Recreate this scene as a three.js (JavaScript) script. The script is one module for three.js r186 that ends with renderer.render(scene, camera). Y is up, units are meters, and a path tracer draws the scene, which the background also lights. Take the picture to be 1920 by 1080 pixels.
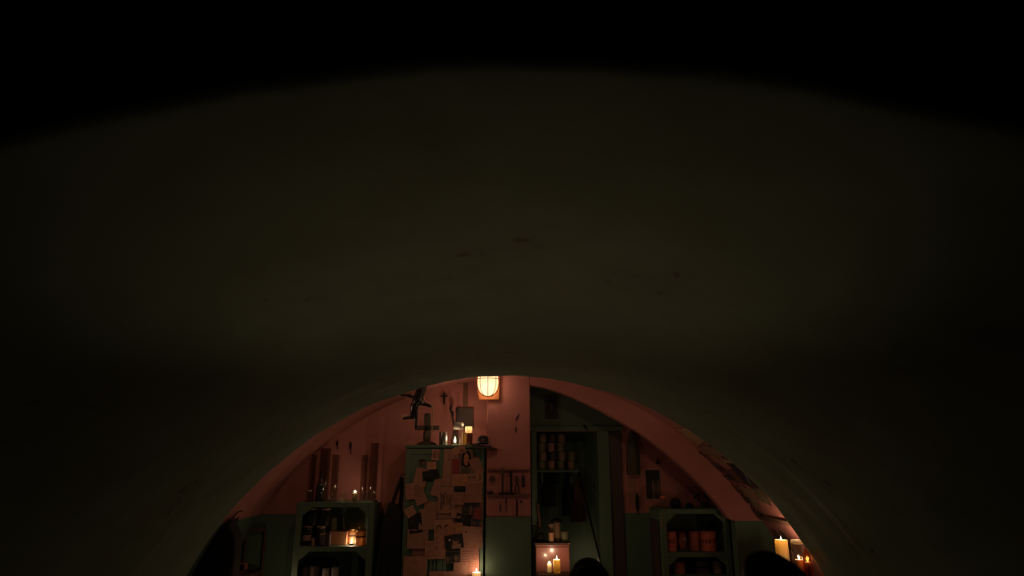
import * as THREE from 'three';
import { RoundedBoxGeometry } from 'three/addons/geometries/RoundedBoxGeometry.js';
import { MarchingCubes } from 'three/addons/objects/MarchingCubes.js';
import { ImprovedNoise } from 'three/addons/math/ImprovedNoise.js';
import * as BGU from 'three/addons/utils/BufferGeometryUtils.js';

// ---------------------------------------------------------------- camera, light, exposure
const scene = new THREE.Scene();
scene.background = new THREE.Color(0x000000);
const F = 1200, PITCH = THREE.MathUtils.degToRad(14.93), YAW = THREE.MathUtils.degToRad(1.4), EYE = 1.65;
const camera = new THREE.PerspectiveCamera(2 * Math.atan(540 / F) * 180 / Math.PI, 16 / 9, 0.05, 60);
camera.position.set(0, EYE, 0);
camera.rotation.order = 'YXZ';
camera.rotation.set(PITCH, -YAW, 0);
camera.updateProjectionMatrix();
camera.focus = 4.9;
camera.userData.fStop = 1.1;
const renderer = new THREE.WebGLRenderer({ antialias: true });
renderer.toneMapping = THREE.LinearToneMapping;
renderer.toneMappingExposure = 1.0;
renderer.shadowMap.enabled = true;
const CANDLE = new THREE.Color().setRGB(1, 0.62, 0.38);
const LAMP = new THREE.Color().setRGB(1, 0.66, 0.42);
const P_LAMP = 0.09, P_TABLE = 0.10, P_CANDLE = 0.10, P_BULB = 0.235, P_CAN = 0.22;   // candela

// ---------------------------------------------------------------- helpers
let seed = 7;
const rnd = () => { seed = (seed * 1664525 + 1013904223) >>> 0; return seed / 4294967296; };
const rr = (a, b) => a + (b - a) * rnd();
const noise = new ImprovedNoise();
const fbm = (x, y, z) => { let s = 0, a = 0.5, f = 1; for (let i = 0; i < 4; i++) { s += a * noise.noise(x * f, y * f, z * f); a *= 0.5; f *= 2.1; } return s; };
// the point at distance d in front of the camera's standpoint (along the room) that is seen at picture point (px, py)
function at(px, py, d) {
  const x = (px - 960) / F, y = (540 - py) / F;
  const y2 = y * Math.cos(PITCH) + Math.sin(PITCH), z2 = y * Math.sin(PITCH) - Math.cos(PITCH);
  const x3 = x * Math.cos(YAW) - z2 * Math.sin(YAW), z3 = z2 * Math.cos(YAW) + x * Math.sin(YAW);
  const s = -d / z3;
  return new THREE.Vector3(x3 * s, EYE + y2 * s, -d);
}
const used = {};
const numbered = (n) => { const k = used[n] = (used[n] ?? -1) + 1; return k ? `${n}_${String(k).padStart(3, '0')}` : n; };
function shade(m) { m.castShadow = true; m.receiveShadow = true; return m; }
function tag(o, label, category, group) { o.userData.label = label; o.userData.category = category; if (group) o.userData.group = group; return o; }
function thing(name, label, category, pos = [0, 0, 0], turn = 0, group) {
  const g = new THREE.Group(); g.name = numbered(name); g.position.set(...(pos.isVector3 ? pos.toArray() : pos)); g.rotation.y = turn;
  scene.add(g); return tag(g, label, category, group);
}
function part(name, geo, mat, parent, label) {
  const m = shade(new THREE.Mesh(geo, mat)); m.name = numbered(name); parent.add(m);
  if (label) m.userData.label = label; return m;
}
function solo(name, geo, mat, label, category, pos, turn = 0, group) {
  const m = shade(new THREE.Mesh(geo, mat)); m.name = numbered(name); if (pos) m.position.copy(pos.isVector3 ? pos : new THREE.Vector3(...pos));
  m.rotation.y = turn; scene.add(m); return tag(m, label, category, group);
}
function struct(name, geo, mat, label) {
  const m = shade(new THREE.Mesh(geo, mat)); m.name = name; m.userData.kind = 'structure'; if (label) m.userData.label = label; scene.add(m); return m;
}
const box = (w, h, d, x = 0, y = 0, z = 0, r = 0) => (r ? new RoundedBoxGeometry(w, h, d, 2, Math.min(r, w / 2.01, h / 2.01, d / 2.01)) : new THREE.BoxGeometry(w, h, d)).translate(x, y, z);
const span = (x0, x1, y0, y1, z0, z1, r) => box(Math.abs(x1 - x0), Math.abs(y1 - y0), Math.abs(z1 - z0), (x0 + x1) / 2, (y0 + y1) / 2, (z0 + z1) / 2, r);
const lathe = (pts, n = 28) => new THREE.LatheGeometry(pts.map((p) => new THREE.Vector2(p[0], p[1])), n);
const tube = (pts, r, n = 24, k = 8) => new THREE.TubeGeometry(new THREE.CatmullRomCurve3(pts.map((p) => (p.isVector3 ? p : new THREE.Vector3(...p)))), n, r, k);
const bare = (g) => { const h = g.index ? g.toNonIndexed() : g.clone(); for (const k of Object.keys(h.attributes)) if (!['position', 'normal', 'uv'].includes(k)) h.deleteAttribute(k); return h; };
const merge = (...gs) => BGU.mergeGeometries(gs.map(bare));
const PI = Math.PI;

// metre texture coordinates for box-like pieces
function metreUV(g, k = 1) {
  const p = g.attributes.position, n = g.attributes.normal, uv = new Float32Array(p.count * 2);
  for (let i = 0; i < p.count; i++) {
    const ax = Math.abs(n.getX(i)), ay = Math.abs(n.getY(i)), az = Math.abs(n.getZ(i));
    const [u, v] = ax > ay && ax > az ? [p.getZ(i), p.getY(i)] : ay > az ? [p.getX(i), p.getZ(i)] : [p.getX(i), p.getY(i)];
    uv[2 * i] = u * k; uv[2 * i + 1] = v * k;
  }
  g.setAttribute('uv', new THREE.BufferAttribute(uv, 2)); return g;
}

// ---------------------------------------------------------------- materials
// mottled paint or plaster: blotches, fine grain and chips; colours are linear
function paintTex(base, other, chip, N, scale, amount, chips) {
  const d = new Uint8Array(N * N * 4);
  const enc = (v) => Math.round(255 * (v <= 0.0031308 ? 12.92 * v : 1.055 * Math.pow(v, 1 / 2.4) - 0.055));
  const per = (x, y, f, s) => { // periodic noise
    const u = x / N * f, v = y / N * f, a = x / N, b = y / N;
    const q = (i, j) => fbm(u - i * f + 13.1 * s, v - j * f + 7.7 * s, s * 3.3);
    return q(0, 0) * (1 - a) * (1 - b) + q(1, 0) * a * (1 - b) + q(0, 1) * (1 - a) * b + q(1, 1) * a * b;
  };
  for (let y = 0; y < N; y++) for (let x = 0; x < N; x++) {
    const n1 = per(x, y, scale, 1), n2 = per(x, y, scale * 5, 2), g = rnd() - 0.5;
    let t = THREE.MathUtils.clamp(0.4 + n1 * 1.6 * amount + n2 * 0.7 * amount, 0, 1);
    const c = base.map((b, i) => (b * (1 - t) + other[i] * t) * (1 + g * 0.10));
    const w = chips && n2 + 0.6 * n1 > chips ? 1 : 0;
    for (let i = 0; i < 3; i++) d[(y * N + x) * 4 + i] = enc(Math.max(0, w ? chip[i] * (1 + g * 0.2) : c[i]));
    d[(y * N + x) * 4 + 3] = 255;
  }
  const t = new THREE.DataTexture(d, N, N); t.colorSpace = THREE.SRGBColorSpace; t.magFilter = THREE.LinearFilter; t.minFilter = THREE.LinearMipmapLinearFilter; t.generateMipmaps = true;
  t.wrapS = t.wrapT = THREE.RepeatWrapping; t.needsUpdate = true; return t;
}
const rep = (t, x, y = x) => { const c = t.clone(); c.repeat.set(x, y); c.needsUpdate = true; return c; };
const std = (o) => new THREE.MeshStandardMaterial({ roughness: 0.9, side: THREE.DoubleSide, ...o });
const phys = (o) => new THREE.MeshPhysicalMaterial({ side: THREE.DoubleSide, ...o });
const lin = (r, g, b) => new THREE.Color().setRGB(r, g, b);

const tGreen = paintTex([0.068, 0.122, 0.08], [0.088, 0.145, 0.095], [0.045, 0.055, 0.04], 512, 4, 0.7, 0.52);
const tPink = paintTex([0.40, 0.165, 0.145], [0.31, 0.12, 0.105], [0.2, 0.1, 0.08], 512, 4, 0.7, 0.6);
const tVault = paintTex([0.15, 0.222, 0.16], [0.12, 0.162, 0.11], [0.055, 0.065, 0.06], 1024, 6, 0.8, 0.40);
const tWood = paintTex([0.10, 0.055, 0.03], [0.06, 0.03, 0.018], [0.03, 0.02, 0.01], 256, 4, 0.9, 0);
const M = {
  green: std({ map: rep(tGreen, 0.7), bumpMap: rep(tGreen, 0.7), bumpScale: 0.004, roughness: 0.75 }),
  pink: std({ map: rep(tPink, 0.7), bumpMap: rep(tPink, 0.7), bumpScale: 0.004 }),
  vault: std({ map: rep(tVault, 0.45), bumpMap: rep(tVault, 0.9), bumpScale: 0.01 }),
  masonry: std({ color: lin(0.035, 0.035, 0.032) }),
  darkroom: std({ color: lin(0.05, 0.048, 0.045) }),
  floor: std({ color: lin(0.07, 0.05, 0.035), map: rep(tWood, 0.5) }),
  shelf: std({ map: rep(tGreen, 1.3), bumpMap: rep(tGreen, 1.3), bumpScale: 0.002, roughness: 0.7 }),
  wood: std({ map: rep(tWood, 2, 0.6), bumpMap: rep(tWood, 2, 0.6), bumpScale: 0.002, roughness: 0.7 }),
  brown: std({ color: lin(0.13, 0.06, 0.035), roughness: 0.7 }),
  black: std({ color: lin(0.006, 0.006, 0.007), roughness: 0.9 }),
  hair: std({ color: lin(0.006, 0.005, 0.005), roughness: 0.85 }),
  cloth: std({ color: lin(0.012, 0.011, 0.012) }),
  iron: std({ color: lin(0.025, 0.024, 0.022), metalness: 0.5, roughness: 0.5 }),
  steel: std({ color: lin(0.35, 0.34, 0.32), metalness: 0.9, roughness: 0.3 }),
  bronze: std({ color: lin(0.07, 0.06, 0.035), metalness: 0.4, roughness: 0.5 }),
  brass: std({ color: lin(0.5, 0.35, 0.14), metalness: 0.9, roughness: 0.3 }),
  tan: std({ color: lin(0.36, 0.26, 0.18) }),
  tinRed: std({ color: lin(0.46, 0.13, 0.085), roughness: 0.6 }),
  tinTan: std({ color: lin(0.22, 0.15, 0.1), roughness: 0.6 }),
  tinDark: std({ color: lin(0.05, 0.035, 0.03), roughness: 0.6 }),
  tinGreen: std({ color: lin(0.14, 0.14, 0.07), roughness: 0.6 }),
  tinGrey: std({ color: lin(0.3, 0.29, 0.25), roughness: 0.5 }),
  label: std({ color: lin(0.35, 0.2, 0.16) }),
  lid: std({ color: lin(0.25, 0.15, 0.12), roughness: 0.5 }),
  skin: std({ color: lin(0.5, 0.27, 0.18), roughness: 0.6 }),
  wax: phys({ color: lin(0.6, 0.46, 0.18), roughness: 1, transmission: 0.5, thickness: 0 }),
  waxWhite: phys({ color: lin(0.85, 0.78, 0.6), roughness: 1, transmission: 0.5, thickness: 0 }),
  waxBrown: std({ color: lin(0.2, 0.09, 0.035) }),
  wick: std({ color: lin(0.01, 0.008, 0.006) }),
  flame: std({ color: 0x000000, emissive: lin(1, 0.82, 0.5), emissiveIntensity: 3.2 }),
  glass: phys({ color: lin(0.95, 0.97, 0.95), roughness: 0.04, transmission: 1, thickness: 0 }),
  tintGlass: phys({ color: lin(0.80, 0.79, 0.75), roughness: 0.06, transmission: 1, thickness: 0 }),
  darkGlass: phys({ color: lin(0.02, 0.022, 0.018), roughness: 0.08, clearcoat: 1, clearcoatRoughness: 0.1 }),
  gloss: phys({ color: lin(0.40, 0.15, 0.12), roughness: 0.25, clearcoat: 0.6, clearcoatRoughness: 0.05 }),
  rope: std({ color: lin(0.35, 0.2, 0.12) }),
};

// ---------------------------------------------------------------- structure
const CX = 0.1, CY = -0.47;                       // axis of both vaults
const RV = 2.80, RR = 2.95, ZN = -0.985, ZF = -5.5;
const DADO = 1.10;

// a thick arched piece: ring sector between two radii, extruded from z0 to z1 (z1 < z0)
function ring(r0, r1, a0, a1, z0, z1, n = 80) {
  const s = new THREE.Shape();
  for (let i = 0; i <= n; i++) { const a = a0 + (a1 - a0) * i / n; s[i ? 'lineTo' : 'moveTo'](CX + r0 * Math.cos(a), CY + r0 * Math.sin(a)); }
  for (let i = n; i >= 0; i--) { const a = a0 + (a1 - a0) * i / n; s.lineTo(CX + r1 * Math.cos(a), CY + r1 * Math.sin(a)); }
  return new THREE.ExtrudeGeometry(s, { depth: z0 - z1, bevelEnabled: false, curveSegments: 1 }).translate(0, 0, z1);
}
const angAt = (r, y) => Math.asin((y - CY) / r);

{ // thick dark masonry that the passage is cut through
  const s = new THREE.Shape(), R = RV + 0.06, a0 = angAt(R, 0);
  s.moveTo(-5, 0); s.lineTo(-5, 4.2); s.lineTo(5, 4.2); s.lineTo(5, 0);
  for (let i = 0; i <= 90; i++) { const a = a0 + (PI - 2 * a0) * i / 90; s.lineTo(CX + R * Math.cos(a), CY + R * Math.sin(a)); }
  struct('wall_front', new THREE.ExtrudeGeometry(s, { depth: ZN - ZF, bevelEnabled: false }).translate(0, 0, ZF), M.masonry);
}
{ // uneven plaster skin of the passage vault, with rounded lips at both ends
  const NA = 150, zs = [[ZN, 0.07], [ZN - 0.004, 0.03], [ZN - 0.015, 0.008], [ZN - 0.03, 0]];
  for (let i = 1; i <= 90; i++) zs.push([ZN - 0.03 - (i / 90) * 4.44, 0]);
  zs.push([ZF + 0.03, 0.0], [ZF + 0.012, 0.006], [ZF + 0.003, 0.025], [ZF, 0.07]);
  const pos = [], uv = [], idx = [], a0 = angAt(RV, 0.0);
  zs.forEach(([z, dr]) => {
    for (let i = 0; i <= NA; i++) {
      const a = a0 + (PI - 2 * a0) * i / NA;
      const step = z < -4.55 ? 0 : -0.012;
      const lump = 0.022 * fbm(a * 5, z * 1.1, 3.3) + 0.007 * fbm(a * 19, z * 5, 8.1);
      const r = RV + dr + step + lump * (dr > 0.02 ? 0.2 : 1);
      pos.push(CX + r * Math.cos(a), CY + r * Math.sin(a), z); uv.push(a * RV, z);
    }
  });
  for (let j = 0; j < zs.length - 1; j++) for (let i = 0; i < NA; i++) { const p = j * (NA + 1) + i, q = p + NA + 1; idx.push(p, p + 1, q, p + 1, q + 1, q); }
  const g = new THREE.BufferGeometry(); g.setAttribute('position', new THREE.Float32BufferAttribute(pos, 3)); g.setAttribute('uv', new THREE.Float32BufferAttribute(uv, 2)); g.setIndex(idx); g.computeVertexNormals();
  struct('ceiling', g, M.vault);
}
// floor and the dark room the camera stands in
struct('floor', metreUV(span(-5, 5, -0.15, 0, 2.5, -8.6)), M.floor);
struct('wall_camera_left', span(-5.2, -5, 0, 4.2, 2.5, ZN), M.darkroom);
struct('wall_camera_right', span(5, 5.2, 0, 4.2, 2.5, ZN), M.darkroom);
struct('wall_camera_back', span(-5.2, 5.2, 0, 4.2, 2.7, 2.5), M.darkroom);
struct('ceiling_camera', span(-5.2, 5.2, 4.2, 4.4, 2.7, -8.6), M.darkroom);
// the lit room behind: pink vault, dado
const aD = angAt(RR, DADO), a00 = angAt(RR, 0);
struct('ceiling_room', metreUV(ring(RR, RR + 0.4, aD, PI - aD, ZF, -8.4)), M.pink);
struct('wall_left', metreUV(ring(RR, RR + 0.4, PI - aD, PI - a00, ZF, -8.4, 20)), M.green);
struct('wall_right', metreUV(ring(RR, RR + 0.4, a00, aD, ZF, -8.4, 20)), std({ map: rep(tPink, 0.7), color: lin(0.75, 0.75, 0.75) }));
const xPierL = at(912, 900, 6.6).x, xPierR = at(995, 900, 6.6).x;
struct('wall_back_left', metreUV(span(-3.2, xPierL + 0.02, DADO, 3, -7.0, -7.3)), M.pink);
struct('trim_1', metreUV(span(-3.2, xPierL + 0.02, 0, DADO, -6.995, -7.3)), M.green, 'green painted dado of the left back wall');
struct('wall_pier', metreUV(span(xPierL, xPierR, DADO, 3, -6.6, -7.6, 0.012)), M.pink);
struct('trim_2', metreUV(span(xPierL - 0.002, xPierR, 0, DADO, -6.595, -7.6)), M.green, 'green painted dado of the pier');
{ // pink wall with the arched opening of the right alcove
  const pts = [[995, 722], [1022, 727], [1050, 735], [1075, 745], [1100, 757], [1125, 769], [1150, 783], [1175, 797], [1200, 812], [1225, 830], [1250, 850], [1275, 872], [1300, 895], [1325, 921], [1350, 950], [1368, 974]].map((p) => at(p[0], p[1], 6.6));
  const s = new THREE.Shape(); s.moveTo(xPierR, 3); s.lineTo(xPierR, pts[0].y);
  pts.forEach((p) => s.lineTo(Math.max(p.x, xPierR), p.y));
  const xj = at(1378, 980, 6.6).x; s.lineTo(xj, DADO - 0.04); s.lineTo(3.3, DADO - 0.04); s.lineTo(3.3, 3);
  struct('wall_arch', metreUV(new THREE.ExtrudeGeometry(s, { depth: 0.12, bevelEnabled: false }).translate(0, 0, -6.72)), M.pink);
  struct('trim_3', metreUV(span(xj, 3.3, 0, DADO - 0.04, -6.597, -6.72)), M.green, 'green painted dado right of the alcove');
}
// right alcove: back wall with the closet doorway
const zA = -7.3, cl = at(1003, 900, 7.3).x, cr = at(1121, 900, 7.3).x, ct = at(1060, 808, 7.3).y;
struct('wall_back_right', metreUV(merge(span(cr, 3.3, 1.08, 3, zA, -7.5), span(xPierR, cr, ct, 3, zA, -7.5))), M.pink);
struct('trim_4', metreUV(span(cr, 3.3, 0, 1.08, zA + 0.004, -7.5)), M.green, 'green painted dado in the alcove');
struct('wall_closet', metreUV(merge(span(cl - 0.3, cr + 0.6, 0, 3, -8.0, -8.2), span(cl - 0.3, cl - 0.05, 0, 3, -7.5, -8.2), span(cr + 0.25, cr + 0.6, 0, 3, -7.5, -8.2), span(cl - 0.3, cr + 0.6, ct + 0.35, 3, -7.5, -8.2))), M.green);
{
  const d = new THREE.Group(); d.name = 'door_1'; d.userData.kind = 'structure'; d.userData.label = 'green painted closet doorway with a tall overdoor panel'; scene.add(d);
  const x2 = at(1166, 850, 7.26).x;
  part('overdoor_panel', metreUV(span(xPierR + 0.003, x2, ct, 2.9, zA + 0.03, zA)), M.green, d);
  part('door_lintel', metreUV(span(xPierR + 0.003, x2 + 0.02, ct, ct + 0.05, zA + 0.05, zA + 0.02, 0.006)), M.green, d);
  part('door_jamb', metreUV(span(cl - 0.04, cl + 0.02, 0, ct, zA + 0.045, -7.6, 0.006)), M.green, d);
  part('door_jamb', metreUV(span(cr, cr + 0.13, 0, ct, zA + 0.045, -7.5, 0.006)), M.green, d);
  part('door_jamb', metreUV(span(cr + 0.13, x2, 0, ct, zA + 0.02, -7.5, 0.006)), M.tinDark, d, 'dark brown outer jamb board');
}
// dado rail along the right side wall
{
  const ra = angAt(RR - 0.012, DADO + 0.0);
  struct('trim_5', ring(RR - 0.02, RR + 0.02, ra - 0.008, ra + 0.008, ZF - 0.03, -6.595, 4), M.wood, 'dark dado rail on the right side wall');
}

// ---------------------------------------------------------------- candles
const flameGeo = lathe([[0, 0], [0.0045, 0.003], [0.0062, 0.009], [0.005, 0.017], [0.0025, 0.026], [0, 0.034]], 16);
function flame(parent, x, y, z, power, k = 1, light = true) {
  const f = part('flame', flameGeo, M.flame, parent); f.position.set(x, y, z); f.scale.setScalar(k); f.castShadow = false;
  if (light) {
    const l = new THREE.PointLight(CANDLE, power); l.position.set(x, y + 0.014 * k, z); l.castShadow = true; l.shadow.radius = 0.6; l.name = 'candle_light'; parent.add(l);
  }
}
function candle(label, pos, r, h, o = {}) {
  const t = thing('candle', label, 'candle', pos, 0, o.group);
  const dip = o.dip ?? 0.02;
  part('wax_body', lathe([[0, 0.001], [r, 0.001], [r * 1.01, h * 0.4], [r, h - 0.006], [r * 0.95, h], [r * 0.86, h - 0.004], [r * 0.7, h - dip], [0, h - dip - 0.004]], 32), o.mat ?? M.wax, t);
  part('wick', new THREE.CylinderGeometry(0.0012, 0.0014, 0.016, 6).translate(0, h - dip + 0.006, 0), M.wick, t);
  if (o.lit !== false) flame(t, 0, h - dip + 0.006, 0, o.power ?? P_CANDLE, o.k ?? 1);
  return t;
}
function tealight(label, pos, power, k = 1) {
  const t = thing('tealight', label, 'candle', pos);
  part('cup', lathe([[0, 0.0005], [0.019, 0.0005], [0.02, 0.015], [0.0192, 0.015], [0.0185, 0.002], [0, 0.002]], 24), M.steel, t);
  part('wax_body', lathe([[0, 0.002], [0.018, 0.002], [0.018, 0.011], [0, 0.011]], 24), M.waxWhite, t);
  part('wick', new THREE.CylinderGeometry(0.001, 0.001, 0.008, 6).translate(0, 0.015, 0), M.wick, t);
  flame(t, 0, 0.014, 0, power, k); return t;
}

// ---------------------------------------------------------------- caged lamp on the pier
{
  const p = at(915, 722, 6.5);
  const t = thing('bulkhead_lamp', 'lit frosted glass lamp in a wire cage on an amber backplate under the arch', 'lamp', [p.x, p.y, -6.6]);
  const s = new THREE.Shape(); s.moveTo(-0.116, 0.13); s.lineTo(0.118, 0.13); s.lineTo(0.108, -0.135); s.lineTo(-0.09, -0.135); s.lineTo(-0.116, 0.05);
  part('backplate', new THREE.ExtrudeGeometry(s, { depth: 0.02, bevelEnabled: true, bevelSize: 0.004, bevelThickness: 0.004, bevelSegments: 2 }).translate(0, 0, 0.005), std({ color: lin(0.55, 0.20, 0.06), roughness: 0.6 }), t, 'amber painted backplate');
  part('lamp_base', lathe([[0, 0.17], [0.05, 0.17], [0.085, 0.15], [0.105, 0.12], [0.1, 0.11], [0, 0.11]], 32).scale(1, 1, 0.82).translate(0, -0.005, 0.1), M.iron, t);
  const dome = part('glass_dome', lathe([[0.1, 0.11], [0.104, 0.05], [0.102, 0.0], [0.091, -0.045], [0.069, -0.08], [0.038, -0.1], [0, -0.107]], 40).scale(1, 1, 0.82).translate(0, 0, 0.1), phys({ color: lin(1, 0.9, 0.7), transmission: 0.35, roughness: 0.8, thickness: 0, emissive: lin(1, 0.76, 0.44), emissiveIntensity: 0.62 }), t);
  dome.castShadow = false;
  const bulb = part('bulb', lathe([[0, -0.045], [0.02, -0.04], [0.034, -0.022], [0.037, 0], [0.032, 0.02], [0.018, 0.045], [0.014, 0.09], [0, 0.09]], 24).translate(0, 0, 0.1), std({ color: 0x000000, emissive: lin(1, 0.85, 0.6), emissiveIntensity: 2.5 }), t);
  bulb.castShadow = false;
  for (let i = 0; i < 8; i++) {
    const a = i / 8 * PI * 2 + PI / 2, c = Math.cos(a), q = Math.sin(a);
    part('cage_wire', tube([[0.108, 0.11], [0.112, 0.05], [0.11, 0], [0.098, -0.052], [0.074, -0.089], [0.04, -0.111], [0.004, -0.118]].map(([r, y]) => [r * c, y, 0.1 + r * q * 0.8]), 0.0032, 20, 6), M.iron, t);
  }
  part('cage_ring', new THREE.TorusGeometry(0.11, 0.0026, 6, 40).rotateX(PI / 2).scale(1, 1, 0.82).translate(0, 0.06, 0.1), M.iron, t);
  const l = new THREE.PointLight(LAMP, P_LAMP); l.position.set(0, -0.01, 0.1); l.castShadow = true; l.shadow.radius = 1.7; l.name = 'lamp_light'; t.add(l);
}

// ---------------------------------------------------------------- tall cabinet covered with papers
const zC = -6.62;
const cA = at(757, 960, 6.62), cB = at(907, 960, 6.62), cTop = at(830, 834, 6.62).y;
{
  const t = thing('tall_cabinet', 'tall green painted cabinet almost covered with pinned papers and photographs', 'cabinet', [(cA.x + cB.x) / 2, 0, zC]);
  const w = cB.x - cA.x, h = cTop;
  part('carcass', metreUV(span(-w / 2, w / 2, 0.05, h - 0.03, -0.015, -0.37, 0.004)), M.shelf, t);
  part('top_board', metreUV(span(-w / 2 - 0.012, w / 2 + 0.012, h - 0.03, h, 0.012, -0.375, 0.006)), M.shelf, t);
  part('plinth', span(-w / 2 + 0.01, w / 2 - 0.01, 0, 0.05, -0.03, -0.37), M.wood, t);
  for (const s of [-1, 1]) {
    const x0 = s < 0 ? -w / 2 : 0.002, x1 = s < 0 ? -0.002 : w / 2;
    const d = part('door', metreUV(span(x0, x1, 0.06, h - 0.04, 0, -0.015, 0.004)), M.shelf, t);
    for (const [u0, u1, v0, v1] of [[x0, x0 + 0.05, 0.06, h - 0.04], [x1 - 0.05, x1, 0.06, h - 0.04], [x0 + 0.05, x1 - 0.05, h - 0.09, h - 0.04], [x0 + 0.05, x1 - 0.05, 0.06, 0.13]])
      part('door_frame', metreUV(span(u0, u1, v0, v1, 0.008, 0, 0.003)), M.shelf, d);
    for (let k = 0; k < 5; k++) part('fluting', new THREE.CylinderGeometry(0.008, 0.008, 0.3, 8).translate(s * (0.08 + k * 0.035), 0.55, 0), M.shelf, d);
    part('door_knob', new THREE.SphereGeometry(0.014, 16, 10).translate(-s * -0.03, 0.75, 0.02), M.brass, d);
  }
}
// sheets pinned to the cabinet: print textures
function sheetTex(kind, k = 0) {
  const N = 128, c = document.createElement('canvas'); c.width = c.height = N; const g = c.getContext('2d');
  const paper = ['#a37a6a', '#9a7264', '#a97c68', '#94695e', '#ad7b60'][k % 5];
  g.fillStyle = paper; g.fillRect(0, 0, N, N);
  for (let i = 0; i < 60; i++) { g.fillStyle = `rgba(${90 + rnd() * 60 | 0},${60 + rnd() * 40 | 0},40,0.10)`; g.beginPath(); g.arc(rnd() * N, rnd() * N, 2 + rnd() * 14, 0, 7); g.fill(); }
  g.strokeStyle = 'rgba(40,28,22,0.8)'; g.fillStyle = 'rgba(35,26,24,0.9)'; g.lineWidth = 1.2;
  if (kind === 'writing') for (let y = 14; y < N - 10; y += 9) { g.beginPath(); let x = 10; g.moveTo(x, y); const e = 70 + rnd() * 48; while (x < e) { x += 3; g.lineTo(x, y + (rnd() - 0.5) * 4); } g.stroke(); }
  if (kind === 'map') { for (let i = 0; i < 12; i++) { g.beginPath(); let x = rnd() * N, y = 0; g.moveTo(x, y); while (y < N) { y += 8; x += (rnd() - 0.5) * 18; g.lineTo(x, y); } g.globalAlpha = 0.35; g.stroke(); g.globalAlpha = 1; } g.fillRect(40, 30, 5, 12); }
  if (kind === 'sketch') for (let i = 0; i < 16; i++) { g.lineWidth = 1 + rnd() * 4; g.beginPath(); const x = 12 + rnd() * 100; g.moveTo(x, 20 + rnd() * 40); g.bezierCurveTo(x + (rnd() - 0.5) * 50, 50, x + (rnd() - 0.5) * 50, 80, x + (rnd() - 0.5) * 30, 80 + rnd() * 40); g.stroke(); }
  if (kind === 'photo') {
    g.fillStyle = '#14110f'; g.fillRect(3, 3, N - 6, N - 6);
    for (let i = 0; i < 5; i++) { g.fillStyle = ['#4a3b32', '#5e473a', '#33302c', '#2a2724', '#6a5344'][(i + k) % 5]; g.beginPath(); g.ellipse(18 + i * 23, 74 + rnd() * 20, 9 + rnd() * 5, 30 + rnd() * 14, 0, 0, 7); g.fill(); }
  }
  if (kind === 'dark') { g.fillStyle = '#1a1a19'; g.fillRect(0, 0, N, N); g.fillStyle = '#2b2a26'; g.fillRect(14, 20, 60, 50); g.fillStyle = '#23211f'; g.beginPath(); g.arc(84, 80, 26, 0, 7); g.fill(); }
  if (kind === 'figure') { g.fillStyle = '#141312'; g.fillRect(0, 0, N, N); g.fillStyle = '#8a6a56'; g.beginPath(); g.ellipse(74, 62, 22, 30, 0.4, 0, 7); g.fill(); g.fillRect(44, 88, 64, 40); g.fillStyle = '#221c1a'; g.beginPath(); g.arc(80, 46, 18, 0, 7); g.fill(); g.fillStyle = '#d8c4ae'; g.beginPath(); g.ellipse(34, 42, 7, 10, 0, 0, 7); g.fill(); }
  if (kind === 'portrait') {
    g.fillStyle = '#6d5748'; g.fillRect(0, 0, N, N); g.fillStyle = '#17110f'; g.beginPath(); g.ellipse(62, 46, 44, 42, 0, 0, 7); g.fill(); g.fillRect(18, 46, 22, 34); g.fillRect(86, 46, 22, 34);
    g.fillStyle = '#a5694f'; g.beginPath(); g.ellipse(62, 48, 24, 30, 0, 0, 7); g.fill(); g.fillStyle = '#3a201a'; g.fillRect(48, 42, 8, 3); g.fillRect(68, 42, 8, 3); g.fillRect(55, 62, 14, 3);
    g.fillStyle = '#4c4a38'; g.beginPath(); g.ellipse(62, 118, 44, 34, 0, 0, 7); g.fill();
  }
  if (kind === 'heads') for (const x of [34, 90]) { g.beginPath(); g.ellipse(x, 66, 17, 22, 0, 0, 7); g.stroke(); g.beginPath(); g.arc(x, 50, 15, 3, 6.6); g.lineWidth = 8; g.stroke(); g.lineWidth = 1.2; g.fillRect(x - 8, 64, 5, 3); g.fillRect(x + 3, 64, 5, 3); }
  if (kind === 'red') { g.fillStyle = 'rgba(120,30,40,0.65)'; g.fillRect(0, 0, N, N); }
  if (kind === 'crown') { g.fillStyle = '#3c392e'; g.fillRect(0, 0, N, N); g.fillStyle = '#12100e'; g.beginPath(); g.ellipse(64, 66, 34, 40, 0, 0, 7); g.fill(); g.beginPath(); g.moveTo(36, 40); g.lineTo(44, 8); g.lineTo(56, 28); g.lineTo(66, 4); g.lineTo(76, 28); g.lineTo(88, 10); g.lineTo(92, 40); g.fill(); g.fillStyle = '#4a4238'; g.beginPath(); g.ellipse(64, 66, 22, 30, 0, 0, 7); g.fill(); g.fillStyle = '#12100e'; g.fillRect(50, 58, 9, 5); g.fillRect(69, 58, 9, 5); g.fillRect(54, 82, 20, 4); }
  const t = new THREE.CanvasTexture(c); t.colorSpace = THREE.SRGBColorSpace; return t;
}
const sheetMats = {};
const sheetMat = (kind, k) => (sheetMats[kind + (k % 3)] ??= std({ map: sheetTex(kind, k), roughness: kind === 'photo' || kind === 'figure' ? 0.45 : 0.95 }));
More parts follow.
